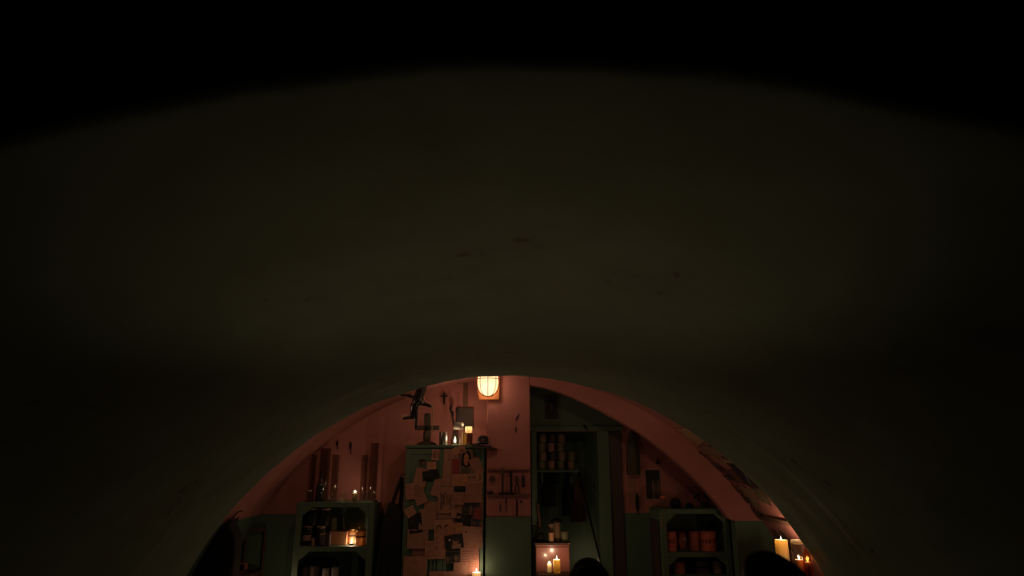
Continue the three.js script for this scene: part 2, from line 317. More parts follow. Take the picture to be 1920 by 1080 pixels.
// a thin sheet whose corners lift a little; thickness is real
function sheetGeo(w, h, curl) {
  const g = new THREE.BoxGeometry(w, h, 0.0012, 6, 6, 1), p = g.attributes.position;
  for (let i = 0; i < p.count; i++) { const u = p.getX(i) / w * 2, v = p.getY(i) / h * 2; p.setZ(i, p.getZ(i) + curl * Math.max(0, u * u * 0.3 + v * v * (v < 0 ? 1 : 0.1) - 0.25)); }
  g.computeVertexNormals(); return g;
}
let layer = 0;
function sheet(x0, y0, x1, y1, rot, kind, k, name, category, label, d = 6.62, off = 0.011) {
  const a = at(x0, y0, d), b = at(x1, y1, d), w = b.x - a.x, h = a.y - b.y;
  layer += 0.0006;
  const m = solo(name, sheetGeo(w, h, 0.0035), sheetMat(kind, k), label, category, [(a.x + b.x) / 2, (a.y + b.y) / 2, -d + off + (d < 7 ? layer : 0)]);
  m.rotation.z = THREE.MathUtils.degToRad(rot); return m;
}
const NOTE = 'note', PHOTO = 'photo';
const sheets = [
  [824, 900, 868, 988, 0, 'plain', 1, 'paper_map', 'map', 'large beige map sheet lying under the scribbled figures drawing'],
  [866, 930, 905, 992, 0, 'plain', 3, 'paper_note', NOTE, 'large beige sheet under the wide dark group photograph'],
  [796, 940, 832, 985, 0, 'plain', 4, 'paper_note', NOTE, 'brown sheet left of the scribbled figures, under two notes'],
  [774, 1024, 808, 1046, 0, 'plain', 0, 'paper_note', NOTE, 'small tan sheet left of the wide faint letter'],
  [810, 843, 824, 863, -6, 'sketch', 0, 'paper_note', NOTE, 'small tan sketch card near the top middle of the left cabinet door'],
  [832, 842, 858, 912, -3, 'map', 1, 'paper_map', 'map', 'tall tan map sheet at the upper middle of the papered cabinet'],
  [850, 837, 873, 851, 14, 'plain', 2, 'paper_note', NOTE, 'pale tilted sheet tucked under the cabinet top below the lit jar'],
  [848, 860, 870, 890, 3, 'red', 3, 'paper_note', NOTE, 'dark red sheet left of the portrait on the cabinet'],
  [862, 843, 887, 892, -2, 'portrait', 0, 'portrait_photograph', PHOTO, 'portrait photograph of a person with dark hair pinned high on the cabinet'],
  [884, 858, 903, 890, 22, 'plain', 0, 'paper_note', NOTE, 'tan sheet tilted to the right of the dark haired portrait'],
  [786, 861, 798, 872, 0, 'photo', 1, 'photograph', PHOTO, 'tiny dark photograph alone on the green of the left door'],
  [801, 866, 818, 880, 3, 'plain', 2, 'paper_note', NOTE, 'small blank tan card above the tilted dark photograph'],
  [778, 878, 801, 911, -14, 'plain', 1, 'paper_note', NOTE, 'tan sheet partly under the tilted dark photograph, on its left'],
  [793, 882, 822, 900, 9, 'dark', 1, 'photograph', PHOTO, 'tilted dark photograph on the upper left cabinet door'],
  [812, 896, 826, 930, -16, 'plain', 4, 'paper_note', NOTE, 'narrow brownish strip hanging right of the tilted dark photograph'],
  [762, 906, 779, 936, 4, 'writing', 2, 'paper_note', NOTE, 'written tan note at the left edge of the cabinet, highest on that edge'],
  [777, 911, 794, 931, -4, 'writing', 3, 'paper_note', NOTE, 'reddish written note just right of the highest note on the left edge'],
  [779, 925, 800, 945, 24, 'plain', 4, 'paper_note', NOTE, 'diamond-tilted tan square below the reddish written note'],
  [822, 913, 853, 962, 2, 'sketch', 1, 'paper_drawing', 'drawing', 'sheet of dark scribbled figures in the middle of the cabinet'],
  [849, 889, 876, 911, 0, 'writing', 4, 'paper_note', NOTE, 'orange tan note below the dark red sheet'],
  [876, 888, 894, 907, 0, 'heads', 1, 'paper_drawing', 'drawing', 'small line drawing below the dark haired portrait'],
  [894, 884, 905, 906, 4, 'sketch', 2, 'paper_drawing', 'drawing', 'narrow sketch strip at the right edge of the cabinet below the portrait'],
  [871, 906, 904, 942, 0, 'plain', 3, 'paper_note', NOTE, 'wide beige sheet at the right edge of the cabinet, half way up'],
  [852, 911, 873, 922, 0, 'dark', 0, 'paper_label', NOTE, 'small dark green label strip left of the wide beige sheet'],
  [852, 921, 870, 946, 1, 'plain', 0, 'paper_note', NOTE, 'plain tan card under the small dark green label strip'],
  [866, 938, 900, 964, -3, 'photo', 2, 'photograph', PHOTO, 'wide dark group photograph below the wide beige sheet'],
  [787, 954, 818, 992, 0, 'plain', 1, 'paper_note', NOTE, 'reddish tan sheet right of the blue grey photograph'],
  [768, 962, 791, 999, 8, 'dark', 2, 'photograph', PHOTO, 'blue grey photograph tilted on the left edge of the cabinet'],
  [761, 950, 779, 968, 32, 'plain', 2, 'paper_note', NOTE, 'small orange tan square tilted above the blue grey photograph'],
  [765, 992, 803, 1028, 0, 'plain', 4, 'paper_note', NOTE, 'large tan sheet under the blue grey photograph'],
  [846, 954, 864, 971, -2, 'plain', 1, 'paper_note', NOTE, 'small tan square left of the black torn sheet'],
  [855, 964, 885, 984, -12, 'dark', 0, 'paper_scrap', NOTE, 'black torn sheet in the right middle of the cabinet'],
  [889, 952, 902, 973, -10, 'red', 1, 'paper_note', NOTE, 'narrow pinkish note at the right edge beside the black torn sheet'],
  [884, 972, 903, 987, -5, 'photo', 0, 'photograph', PHOTO, 'small shiny photograph at the right edge below the pinkish note'],
  [860, 985, 904, 1027, 0, 'map', 0, 'paper_map', 'map', 'big stained sheet at the lower right of the cabinet above the candle-lit sheet'],
  [815, 974, 848, 1013, 3, 'heads', 2, 'paper_drawing', 'drawing', 'sheet with two drawn heads in the lower middle of the cabinet'],
  [841, 979, 867, 1001, -4, 'writing', 1, 'paper_note', NOTE, 'tan note right of the sheet with two drawn heads'],
  [798, 1013, 838, 1047, 0, 'writing', 2, 'paper_note', NOTE, 'wide faint letter below the sheet with two drawn heads'],
  [758, 1042, 800, 1092, 0, 'plain', 2, 'paper_note', NOTE, 'large blank sheet at the lower left corner of the cabinet in view'],
  [864, 1025, 898, 1094, 1, 'writing', 0, 'paper_note', NOTE, 'pale sheet lit by the candle in front of the cabinet'],
  [851, 1053, 876, 1092, 0, 'plain', 4, 'paper_note', NOTE, 'plain sheet at the bottom left of the candle-lit sheet'],
  [805, 1070, 850, 1096, 0, 'plain', 2, 'paper_note', NOTE, 'blank bright sheet at the bottom centre of the cabinet in view'],
  [836, 1032, 864, 1054, 2, 'photo', 1, 'photograph', PHOTO, 'photograph of standing figures just left of the candle-lit sheet'],
  [835, 1002, 869, 1028, 8, 'figure', 0, 'photograph', PHOTO, 'tilted dark photograph of a pale figure above the candle-lit sheet'],
];
for (const s of sheets) sheet(...s);

// ---------------------------------------------------------------- things on top of the cabinet
const topY = cTop, onTop = (px, d) => { const p = at(px, 834, d); return [p.x, topY, -d]; };
{ // dark cross-shaped ornament on a round foot
  const t = thing('stand_ornament', 'dark cross-shaped metal ornament on a round foot, left end of the cabinet top', 'ornament', onTop(800, 6.75));
  part('foot', lathe([[0, 0], [0.11, 0], [0.112, 0.012], [0.09, 0.03], [0.05, 0.045], [0.035, 0.06], [0, 0.06]], 32), M.bronze, t);
  part('stem', lathe([[0.035, 0.05], [0.042, 0.08], [0.042, 0.16], [0.03, 0.19], [0, 0.19]], 24), M.bronze, t);
  part('cross_arm', box(0.28, 0.055, 0.04, 0, 0.215, 0, 0.012), M.bronze, t);
  part('head', merge(box(0.075, 0.17, 0.045, 0, 0.30, 0, 0.014), lathe([[0, 0.385], [0.035, 0.38], [0.032, 0.395], [0, 0.4]], 20)), M.bronze, t);
  part('hub', new THREE.SphereGeometry(0.03, 16, 12).translate(0, 0.215, 0.02), M.black, t);
  t.scale.set(0.92, 0.8, 0.92);
}
const lid = (r, y, h = 0.014) => lathe([[0, y], [r, y], [r * 1.02, y + h], [r * 0.9, y + h + 0.003], [0, y + h + 0.003]], 28);
const cup = (r, h, th = 0.002) => lathe([[0, 0.0005], [r, 0.0005], [r * 1.01, h], [r * 1.01 - th, h], [r - th, 0.004], [0, 0.004]], 28);
function tumbler(name, label, pos, r, h, mat = M.glass, group) { const t = thing(name, label, 'glass', pos, 0, group); part('glass_body', cup(r, h), mat, t); part('glass_rim', new THREE.TorusGeometry(r * 1.005, 0.0016, 6, 32).rotateX(PI / 2).translate(0, h, 0), mat, t); return t; }
tumbler('metal_beaker', 'polished dark beaker right of the cross-shaped ornament', onTop(831, 6.66), 0.042, 0.125, M.steel);
{
  const t = thing('glass_jar', 'tall glass jar with a pale metal lid holding a lit tealight on the cabinet', 'jar', onTop(859, 6.68));
  part('glass_body', lathe([[0, 0.001], [0.055, 0.001], [0.06, 0.02], [0.06, 0.12], [0.05, 0.145], [0.045, 0.155]], 32), M.glass, t);
  part('jar_lid', lathe([[0, 0.155], [0.05, 0.155], [0.052, 0.2], [0.046, 0.225], [0, 0.228]], 32), M.tinGrey, t);
}
{ const p = onTop(853, 6.66); p[1] += 0.005; tealight('lit tealight inside the tall glass jar on the cabinet', p, 0.10, 2.0); }
candle('slim yellow candle standing right of the lit glass jar on the cabinet', onTop(870, 6.6), 0.021, 0.12, { lit: false });
{
  const p = onTop(878.5, 6.66);
  const t = thing('candle_holder', 'tall brown glass candle holder beside the slim yellow candle', 'candle holder', p);
  part('holder_body', cup(0.039, 0.115), phys({ color: lin(0.3, 0.12, 0.06), roughness: 0.15, transmission: 0.6, thickness: 0 }), t);
  candle('thick white candle burning in the brown glass holder on the cabinet', [p[0], p[1] + 0.006, p[2]], 0.036, 0.175, { mat: M.waxWhite, power: 0.12, dip: 0.035 });
}
{ // floppy hat whose brim droops over the corner
  const hx = -0.118, hz = -6.598, t = thing('floppy_hat', 'black floppy hat drooping over the right front corner of the cabinet top', 'hat', [hx, topY, hz]);
  const NA = 48, NR = 10, pos = [], idx = [], R0 = 0.052, R1 = 0.128;
  for (const th of [0, 0.005]) for (let j = 0; j <= NR; j++) for (let i = 0; i < NA; i++) {
    const a = i / NA * PI * 2, r = R0 + (R1 - R0) * j / NR * (1 + 0.06 * Math.sin(a * 3 + 1)), x = r * Math.cos(a), z = r * Math.sin(a);
    const out = Math.max(0, x + hx - (cB.x + 0.016)) + Math.max(0, z + hz - (zC + 0.016)), y = 0.005 + 0.01 * (1 - j / NR) - Math.min(out * 0.55, 0.045);
    pos.push(x, y + th, z);
  }
  const S = (NR + 1) * NA;
  for (let j = 0; j < NR; j++) for (let i = 0; i < NA; i++) { const p = j * NA + i, q = j * NA + (i + 1) % NA; idx.push(p, p + NA, q, q, p + NA, q + NA, S + p, S + q, S + p + NA, S + q, S + q + NA, S + p + NA); }
  for (let i = 0; i < NA; i++) { const p = NR * NA + i, q = NR * NA + (i + 1) % NA; idx.push(p, S + p, q, q, S + p, S + q); }
  const g = new THREE.BufferGeometry(); g.setAttribute('position', new THREE.Float32BufferAttribute(pos, 3)); g.setIndex(idx); g.computeVertexNormals();
  part('brim', g, M.black, t);
  part('crown', lathe([[0.056, 0.012], [0.058, 0.03], [0.054, 0.06], [0.042, 0.082], [0.02, 0.09], [0, 0.088]], 32).translate(-0.012, 0, -0.01), M.black, t);
  part('hat_band', new THREE.CylinderGeometry(0.059, 0.0585, 0.014, 32, 1, true).translate(-0.012, 0.026, -0.01), M.tinDark, t);
  part('hat_button', new THREE.SphereGeometry(0.014, 16, 12).translate(-0.012, 0.042, 0.048), M.brown, t, 'round brown ornament on the hat');
}
{ // dried stalks in a slim vase
  const p = onTop(853, 6.9), t = thing('stalk_vase', 'dark dried stalks in a slim vase behind the lit glass jar', 'vase', p);
  part('vase_body', lathe([[0, 0], [0.025, 0], [0.032, 0.03], [0.022, 0.1], [0.014, 0.15], [0.017, 0.16]], 24), M.iron, t);
  for (const [dx, h, l] of [[-0.05, 0.36, 0], [0.012, 0.34, 1], [-0.03, 0.30, 2]]) {
    const s = part('stalk', tube([[0, 0.1, 0], [dx * 0.35, h * 0.55, 0], [dx, h, 0.01]], 0.006, 12, 6), M.black, t);
    part('seed_head', new THREE.SphereGeometry(0.016, 12, 10).scale(0.9, 2.4, 0.9).translate(dx * 1.04, h + 0.02, 0.01).scale(1, 1, 1), M.black, s);
  }
}
{ // brown panel and dark strap on the wall behind
  const a = at(857, 765, 6.99), b = at(887, 803, 6.99), t = thing('wall_panel', 'brown wooden panel hung on the pink wall behind the candles', 'panel', [(a.x + b.x) / 2, b.y, -7.0]);
  part('board', metreUV(box(b.x - a.x, a.y - b.y, 0.02, 0, (a.y - b.y) / 2, 0.012, 0.003)), M.tinDark, t);
  part('batten', box(0.02, a.y - b.y, 0.012, -(b.x - a.x) / 2 + 0.03, (a.y - b.y) / 2, 0.027, 0.003), M.tinDark, t);
  const c = at(867, 718, 6.99);
  part('hanging_strap', box(0.05, c.y - a.y, 0.006, 0, (a.y - b.y) + (c.y - a.y) / 2, 0.008), M.brown, t);
}
{
  const p = at(833, 746, 6.985), t = thing('wall_cross', 'small dark cross hung on the pink wall right of the marionette', 'cross', [p.x, p.y, -6.985]);
  part('upright', new THREE.ExtrudeGeometry((() => { const s = new THREE.Shape(); s.moveTo(0, 0.07); s.lineTo(0.012, 0.03); s.lineTo(0.008, -0.07); s.lineTo(-0.004, -0.07); s.lineTo(-0.012, 0.03); return s; })(), { depth: 0.01, bevelEnabled: false }), M.black, t);
  part('cross_bar', box(0.085, 0.014, 0.01, -0.004, 0.018, 0.006, 0.003), M.black, t);
  solo('wall_bracket', merge(box(0.05, 0.018, 0.06, 0, 0, 0.03, 0.004), box(0.012, 0.05, 0.012, 0, 0.02, 0.008)), M.black, 'small black bracket high on the pink wall left of the lamp', 'bracket', at(858, 718, 6.995));
}

// ---------------------------------------------------------------- marching-cubes bodies
function blob(bones, lo, hi, cell, k) {
  const size = Math.max(hi[0] - lo[0], hi[1] - lo[1], hi[2] - lo[2]) / 2, res = Math.min(150, Math.ceil(2 * size / cell) + 4);
  const c = lo.map((v, i) => (v + hi[i]) / 2), mc = new MarchingCubes(res, M.skin, false, false, 400000);
  mc.isolation = 0;
  const half = res / 2, f = mc.field;
  const bs = bones.map(([a, b, ra, rb, sx = 1, sy = 1, sz = 1]) => { const d = [b[0] - a[0], b[1] - a[1], b[2] - a[2]]; return { a, d, l: d[0] ** 2 + d[1] ** 2 + d[2] ** 2 || 1e-9, ra, rb, sx, sy, sz, m: Math.min(sx, sy, sz) }; });
  for (let z = 0; z < res; z++) for (let y = 0; y < res; y++) for (let x = 0; x < res; x++) {
    const px = c[0] + (x - half) / half * size, py = c[1] + (y - half) / half * size, pz = c[2] + (z - half) / half * size;
    let s = 0;
    for (const b of bs) {
      const ex = px - b.a[0], ey = py - b.a[1], ez = pz - b.a[2];
      const t = Math.max(0, Math.min(1, (ex * b.d[0] + ey * b.d[1] + ez * b.d[2]) / b.l));
      const qx = (ex - t * b.d[0]) / b.sx, qy = (ey - t * b.d[1]) / b.sy, qz = (ez - t * b.d[2]) / b.sz;
      s += Math.exp(-(Math.sqrt(qx * qx + qy * qy + qz * qz) - (b.ra + t * (b.rb - b.ra))) / k);
    }
    f[x + y * res + z * res * res] = s > 0 ? k * Math.log(s + 1e-30) : -1;
  }
  mc.update();
  const n = mc.count, g = new THREE.BufferGeometry();
  const p = new Float32Array(mc.positionArray.subarray(0, n * 3)), q = new Float32Array(mc.normalArray.subarray(0, n * 3));
  for (let i = 0; i < n; i++) for (let j = 0; j < 3; j++) p[3 * i + j] = c[j] + p[3 * i + j] * size;
  g.setAttribute('position', new THREE.BufferAttribute(p, 3)); 
  g.setAttribute('normal', new THREE.BufferAttribute(q, 3));
  let out = g; out.deleteAttribute('normal'); out = BGU.mergeVertices(out, 1e-5); out.computeVertexNormals();
  return out;
}
{ // marionette hanging from the vault
  const o = at(780, 757, 5.85);
  const t = thing('marionette', 'dark jointed marionette hanging from the pink vault left of the lamp', 'puppet', [o.x, o.y, -5.85]);
  const u = (px, py) => { const p = at(px, py, 5.85); return [p.x - o.x, p.y - o.y, 0]; };
  const b = (x0, y0, x1, y1, r0, r1) => [u(x0, y0), u(x1, y1), r0, r1];
  part('body', blob([b(793, 720, 783, 752, 0.045, 0.042), b(783, 752, 777, 762, 0.042, 0.03),
    b(780, 748, 766, 742, 0.018, 0.014), b(766, 742, 750, 740, 0.014, 0.009),
    b(790, 756, 806, 761, 0.016, 0.013), b(806, 761, 811, 761, 0.012, 0.008),
    b(775, 760, 772, 782, 0.024, 0.018), b(772, 782, 757, 785, 0.013, 0.010), b(780, 762, 780, 800, 0.02, 0.013)], [-0.25, -0.3, -0.1], [0.25, 0.3, 0.1], 0.006, 0.006), phys({ color: lin(0.009, 0.006, 0.005), roughness: 0.35, clearcoat: 0.6, clearcoatRoughness: 0.25 }), t);
  const head = u(797, 703);
  part('head', new THREE.SphereGeometry(0.05, 20, 16).scale(0.85, 1.1, 0.9).translate(head[0], head[1], 0), M.brown, t);
  part('foot', new THREE.SphereGeometry(0.02, 14, 10).scale(1.6, 0.7, 1).translate(...u(760, 780)), M.tan, t);
  part('cord', tube([u(798, 724), u(794, 742), u(797, 752), u(807, 758), u(812, 768), u(811, 790), u(809, 815)].map((p, i) => [p[0], p[1], 0.012 - i * 0.004]), 0.0062, 40, 6), M.rope, t);
  part('hanging_wire', new THREE.CylinderGeometry(0.002, 0.002, 0.25, 6).translate(head[0], head[1] + 0.14, 0), M.iron, t);
}

// ---------------------------------------------------------------- bag hanging on the cabinet side
{
  const hk = at(755, 894, 6.72), t = thing('shoulder_bag', 'black shoulder bag hanging by its long strap on the left side of the cabinet', 'bag', [hk.x - 0.01, hk.y, -6.72]);
  const u = (px, py) => { const p = at(px, py, 6.72); return [p.x - hk.x, p.y - hk.y]; };
  part('hook', tube([[0.03, 0.02, 0], [0.0, 0.02, 0], [-0.012, 0.005, 0], [-0.005, -0.012, 0]], 0.005, 12, 6), M.iron, t);
  part('strap', merge(tube([[...u(755, 895), 0], [...u(748, 915), 0.02], [...u(738, 948), 0.03], [...u(736, 965), 0.03]], 0.02, 24, 6), tube([[...u(755, 895), 0], [...u(755, 920), 0], [...u(752, 960), 0]], 0.022, 24, 6)), M.black, t);
  const pts = [[733, 945], [746, 948], [754, 958], [755, 1010], [752, 1078], [748, 1120], [712, 1120], [706, 1085], [714, 1040], [722, 985]];
  const s = new THREE.Shape(); pts.forEach((p, i) => { const q = u(...p); s[i ? 'lineTo' : 'moveTo'](q[0], q[1]); });
  part('bag_body', new THREE.ExtrudeGeometry(s, { depth: 0.08, bevelEnabled: true, bevelSize: 0.012, bevelThickness: 0.02, bevelSegments: 3 }).translate(0, 0, -0.05), M.cloth, t);
  for (const [x0, x1] of [[728, 718], [738, 731], [746, 743]]) part('fold', tube([[...u(x0, 975), 0.05], [...u((x0 + x1) / 2, 1020), 0.058], [...u(x1, 1085), 0.05]], 0.012, 16, 6), M.cloth, t);
}

// ---------------------------------------------------------------- shelves
function shelfUnit(label, px0, px1, pyTop, shelvesPy, d0, depth) {
  const a = at(px0, pyTop, d0), b = at(px1, pyTop, d0), w = b.x - a.x, h = a.y;
  const t = thing('shelf_unit', label, 'shelf', [(a.x + b.x) / 2, 0, -d0]);
  for (const s of [-1, 1]) { part('side_panel', metreUV(box(0.025, h - 0.02, depth - 0.02, s * (w / 2 - 0.0125), (h - 0.02) / 2, -depth / 2 - 0.01, 0.003)), M.shelf, t); part('front_post', metreUV(box(0.055, h, 0.025, s * (w / 2 - 0.0275), h / 2, -0.0125, 0.004)), M.shelf, t); }
  part('back_panel', metreUV(box(w - 0.03, h - 0.04, 0.012, 0, h / 2, -depth + 0.006)), M.shelf, t);
  const ys = [h, ...shelvesPy.map((py) => at((px0 + px1) / 2, py, d0).y)];
  ys.forEach((y, i) => {
    part('shelf_board', metreUV(box(w - 0.05, 0.028, depth - 0.03, 0, y - 0.014, -depth / 2, 0.003)), M.shelf, t);
    part('front_rail', metreUV(box(w - 0.11, 0.045, 0.02, 0, y - 0.0225, -0.012, 0.003)), M.shelf, t);
    for (const s of [-1, 1]) part('corner_brace', new THREE.ExtrudeGeometry((() => { const q = new THREE.Shape(); q.moveTo(0, 0); q.lineTo(-s * 0.10, 0); q.lineTo(-s * 0.085, -0.016); q.lineTo(-s * 0.014, -0.075); q.lineTo(0, -0.085); return q; })(), { depth: 0.016, bevelEnabled: false }).translate(s * (w / 2 - 0.054), y - 0.042, -0.02), M.shelf, t);
  });
  return { t, ys, x: (a.x + b.x) / 2, w };
}
const SL = shelfUnit('green wooden shelf of jars and glassware left of the cabinet', 557, 702, 942, [1025, 1110], 6.62, 0.34);
const SR = shelfUnit('green wooden shelf holding red tins in the right alcove', 1238, 1365, 955, [1036, 1080], 6.76, 0.5);
SL.ys[2] = SL.ys[2] ?? 0.6;

function jar(label, pos, r, h, mat, lidMat, o = {}) {
  const t = thing(o.name ?? 'glass_jar', label, o.cat ?? 'jar', pos, 0, o.group);
  part('jar_body', lathe([[0, 0.001], [r * 0.95, 0.001], [r, 0.01], [r, h * 0.78], [r * 0.86, h * 0.86], [r * 0.84, h * 0.9]], 28), mat, t);
  part('jar_lid', lid(r * 0.9, h * 0.88, h * 0.11), lidMat, t);
  if (o.label) part('jar_label', new THREE.CylinderGeometry(r * 1.015, r * 1.015, h * 0.3, 24, 1, true, -0.8, 1.6).translate(0, h * 0.4, 0), M.label, t);
  return t;
}
function tin(label, pos, r, h, mat, o = {}) {
  const t = thing(o.name ?? 'tin', label, 'tin', pos, o.turn ?? 0, o.group);
  part('tin_body', lathe([[0, 0.0005], [r * 0.98, 0.0005], [r, 0.006], [r, h - 0.012], [r * 0.98, h - 0.008]], 32), mat, t);
  part('tin_lid', lathe([[0, h - 0.008], [r * 1.01, h - 0.01], [r * 1.02, h - 0.002], [r * 0.96, h], [r * 0.9, h - 0.004], [0, h - 0.004]], 32), o.lid ?? mat, t);
  return t;
}
const onSL = (px, row, d) => { const p = at(px, 1000, d); return [p.x, SL.ys[row], -d]; };
// top of the left shelf
const bottlePts = (r, h) => [[0, 0.001], [r, 0.001], [r, h * 0.55], [r * 0.8, h * 0.65], [r * 0.36, h * 0.74], [r * 0.34, h * 0.96], [r * 0.4, h], [r * 0.3, h]];
{
  const p = onSL(595, 0, 6.78), t = thing('bottle', 'tall dark bottle among the glass tubes on the left shelf top', 'bottle', p);
  part('bottle_body', lathe(bottlePts(0.045, 0.27), 28), M.darkGlass, t); part('stopper', lathe([[0, 0.265], [0.015, 0.265], [0.017, 0.29], [0, 0.293]], 16), M.black, t);
}
jar('small pale-capped jar at the left end of the left shelf top', onSL(573, 0, 6.7), 0.034, 0.11, M.tintGlass, M.tinGrey);
function cyl(label, px, d, r, pyTop, mat) {
  const p = onSL(px, 0, d), h = Math.min(at(px, pyTop, d).y, CY + Math.sqrt(RR * RR - (Math.abs(p[0] - r - CX)) ** 2) - 0.02) - p[1], t = thing('measuring_cylinder', label, 'glass cylinder', p, 0);
  part('cylinder_foot', lathe([[0, 0], [r * 1.15, 0], [r * 1.15, 0.008], [r * 1.05, 0.018], [0, 0.018]], 28), mat, t);
  part('cylinder_tube', lathe([[0, 0.019], [r, 0.019], [r, h], [r * 1.12, h + 0.004], [r * 0.9, h], [r * 0.9, 0.024], [0, 0.024]], 28), mat, t);
}
cyl('tall thin glass tube, leftmost of those on the left shelf top', 578, 6.82, 0.028, 830, M.tintGlass);
cyl('wide smoky glass cylinder behind the tall dark bottle', 600, 6.9, 0.055, 837, M.tintGlass);
cyl('glass cylinder standing right of the dark bottle', 620, 6.86, 0.036, 853, M.tintGlass);
cyl('shorter glass cylinder right of the tealight on the left shelf top', 676, 6.86, 0.034, 854, M.tintGlass);
cyl('tall glass cylinder at the right end of the left shelf top', 694, 6.84, 0.042, 831, M.tintGlass);
tumbler('glass_beaker', 'clear beaker standing left of the tealight on the left shelf top', onSL(640, 0, 6.7), 0.035, 0.085);
tumbler('glass_beaker', 'low wide clear beaker in front of the smoky cylinder on the shelf top', onSL(618, 0, 6.68), 0.042, 0.06);
tumbler('glass_beaker', 'clear beaker between the two right-hand glass cylinders on the shelf top', onSL(687, 0, 6.69), 0.03, 0.09);
{ const p = onSL(661, 0, 6.7); const t = tumbler('votive_glass', 'small votive glass with a bright flame on the left shelf top', p, 0.03, 0.1); t.userData.category = 'candle holder'; candle('tiny candle burning in the votive glass on the left shelf top', [p[0], p[1] + 0.005, p[2]], 0.02, 0.078, { power: 0.055, k: 1.0, dip: 0.006, mat: std({ color: lin(0.3, 0.2, 0.1) }) }); }
// upper compartment
[[578, 1], [602, 2]].forEach(([px], i) => {
  jar(`dark pink-lidded jar, lower of the ${i ? 'second' : 'leftmost'} stack on the left shelf`, onSL(px, 1, 6.76), 0.055, 0.175, M.darkGlass, M.lid, { label: !i });
  const q = onSL(px + 6, 1, 6.77); q[1] += 0.178;
  jar(`dark jar, upper one of the ${i ? 'second' : 'leftmost'} stack on the left shelf`, q, 0.055, 0.165, M.darkGlass, i ? M.lid : M.tinGrey);
});
tin('small reddish bottle-shaped tin in front of the stacked dark jars', onSL(588, 1, 6.67), 0.018, 0.075, M.lid);
jar('brown jar with a glint at its foot, middle of the left shelf', onSL(606, 1, 6.67), 0.034, 0.115, M.tinDark, M.lid, { name: 'jar' });
tin('dark slim tin beside the brown jar on the left shelf', onSL(616.5, 1, 6.68), 0.026, 0.115, M.tinDark);
{
  const p = onSL(636.5, 1, 6.79), t = thing('wooden_box', 'small brown box whose right end is lit by the shelf candle', 'box', p);
  part('box_body', box(0.17, 0.105, 0.11, 0, 0.0525, 0, 0.006), std({ color: lin(0.42, 0.2, 0.1) }), t); part('box_lid', box(0.174, 0.02, 0.114, 0, 0.115, 0, 0.005), std({ color: lin(0.38, 0.18, 0.09) }), t);
  tumbler('glass_tube', 'slim glass standing on the small brown box', [p[0] + 0.02, p[1] + 0.126, p[2]], 0.036, 0.13, M.tintGlass);
  tin('dull green tin standing on the left of the small brown box', [p[0] - 0.06, p[1] + 0.126, p[2]], 0.033, 0.125, M.tinGreen);
}
{ const q = onSL(612, 1, 6.86); q[1] += 0; jar('tall greenish jar behind the brown jar on the left shelf', q, 0.045, 0.24, M.tinGreen, M.tinGreen, { name: 'jar' }); }
tealight('bright tealight burning between the box and the jars on the left shelf', onSL(660, 1, 6.73), 0.05, 1.35);
function wax(label, px, d, r, h, knob) {
  const t = jar(label, onSL(px, 1, d), r, h, phys({ color: lin(0.85, 0.55, 0.28), roughness: 0.35, transmission: 0.55, thickness: 0 }), M.brass);
  part('jar_band', new THREE.CylinderGeometry(r * 1.02, r * 1.02, h * 0.1, 28, 1, true).translate(0, h * 0.55, 0), M.tinDark, t);
  if (knob) part('stopper', new THREE.SphereGeometry(0.017, 16, 12).translate(0, h + 0.014, 0), M.brass, t);
}
wax('honey-coloured jar glowing right behind the shelf tealight', 662, 6.82, 0.042, 0.145);
wax('honey-coloured jar with a knob stopper right of the shelf tealight', 673.5, 6.71, 0.034, 0.145, true);
wax('narrow honey-coloured jar at the right end of the lit shelf', 683, 6.72, 0.022, 0.15);
// lower compartment
tin('dark tin at the left of the lower left-shelf compartment', onSL(576, 2, 6.75), 0.05, at(566, 1062, 6.75).y - SL.ys[2], M.tinDark);
tin('dark grey tin second from the left in the lower left-shelf compartment', onSL(596, 2, 6.75), 0.052, at(592, 1060, 6.75).y - SL.ys[2], M.tinDark);
tin('pale grey tin left of centre in the lower left-shelf compartment', onSL(616, 2, 6.7), 0.034, at(616, 1066, 6.7).y - SL.ys[2], M.tinGrey);
tin('pale grey tin nearest the bare back panel in the lower left-shelf compartment', onSL(633, 2, 6.7), 0.036, at(633, 1064, 6.7).y - SL.ys[2], M.tinGrey);
{
  const p = onSL(612, 2, 6.88), h = at(612, 1052, 6.88).y - SL.ys[2];
  const t = thing('domed_box', 'dark round-topped box behind the pale grey tins on the left shelf', 'box', p);
  part('box_body', box(0.24, h * 0.8, 0.12, 0, h * 0.4, 0, 0.01), M.tinDark, t);
  part('box_lid', new THREE.CylinderGeometry(0.06, 0.06, 0.24, 24, 1, false, 0, PI).rotateZ(PI / 2).scale(1, 1.1, 1).translate(0, h * 0.8, 0), M.tinDark, t);
}
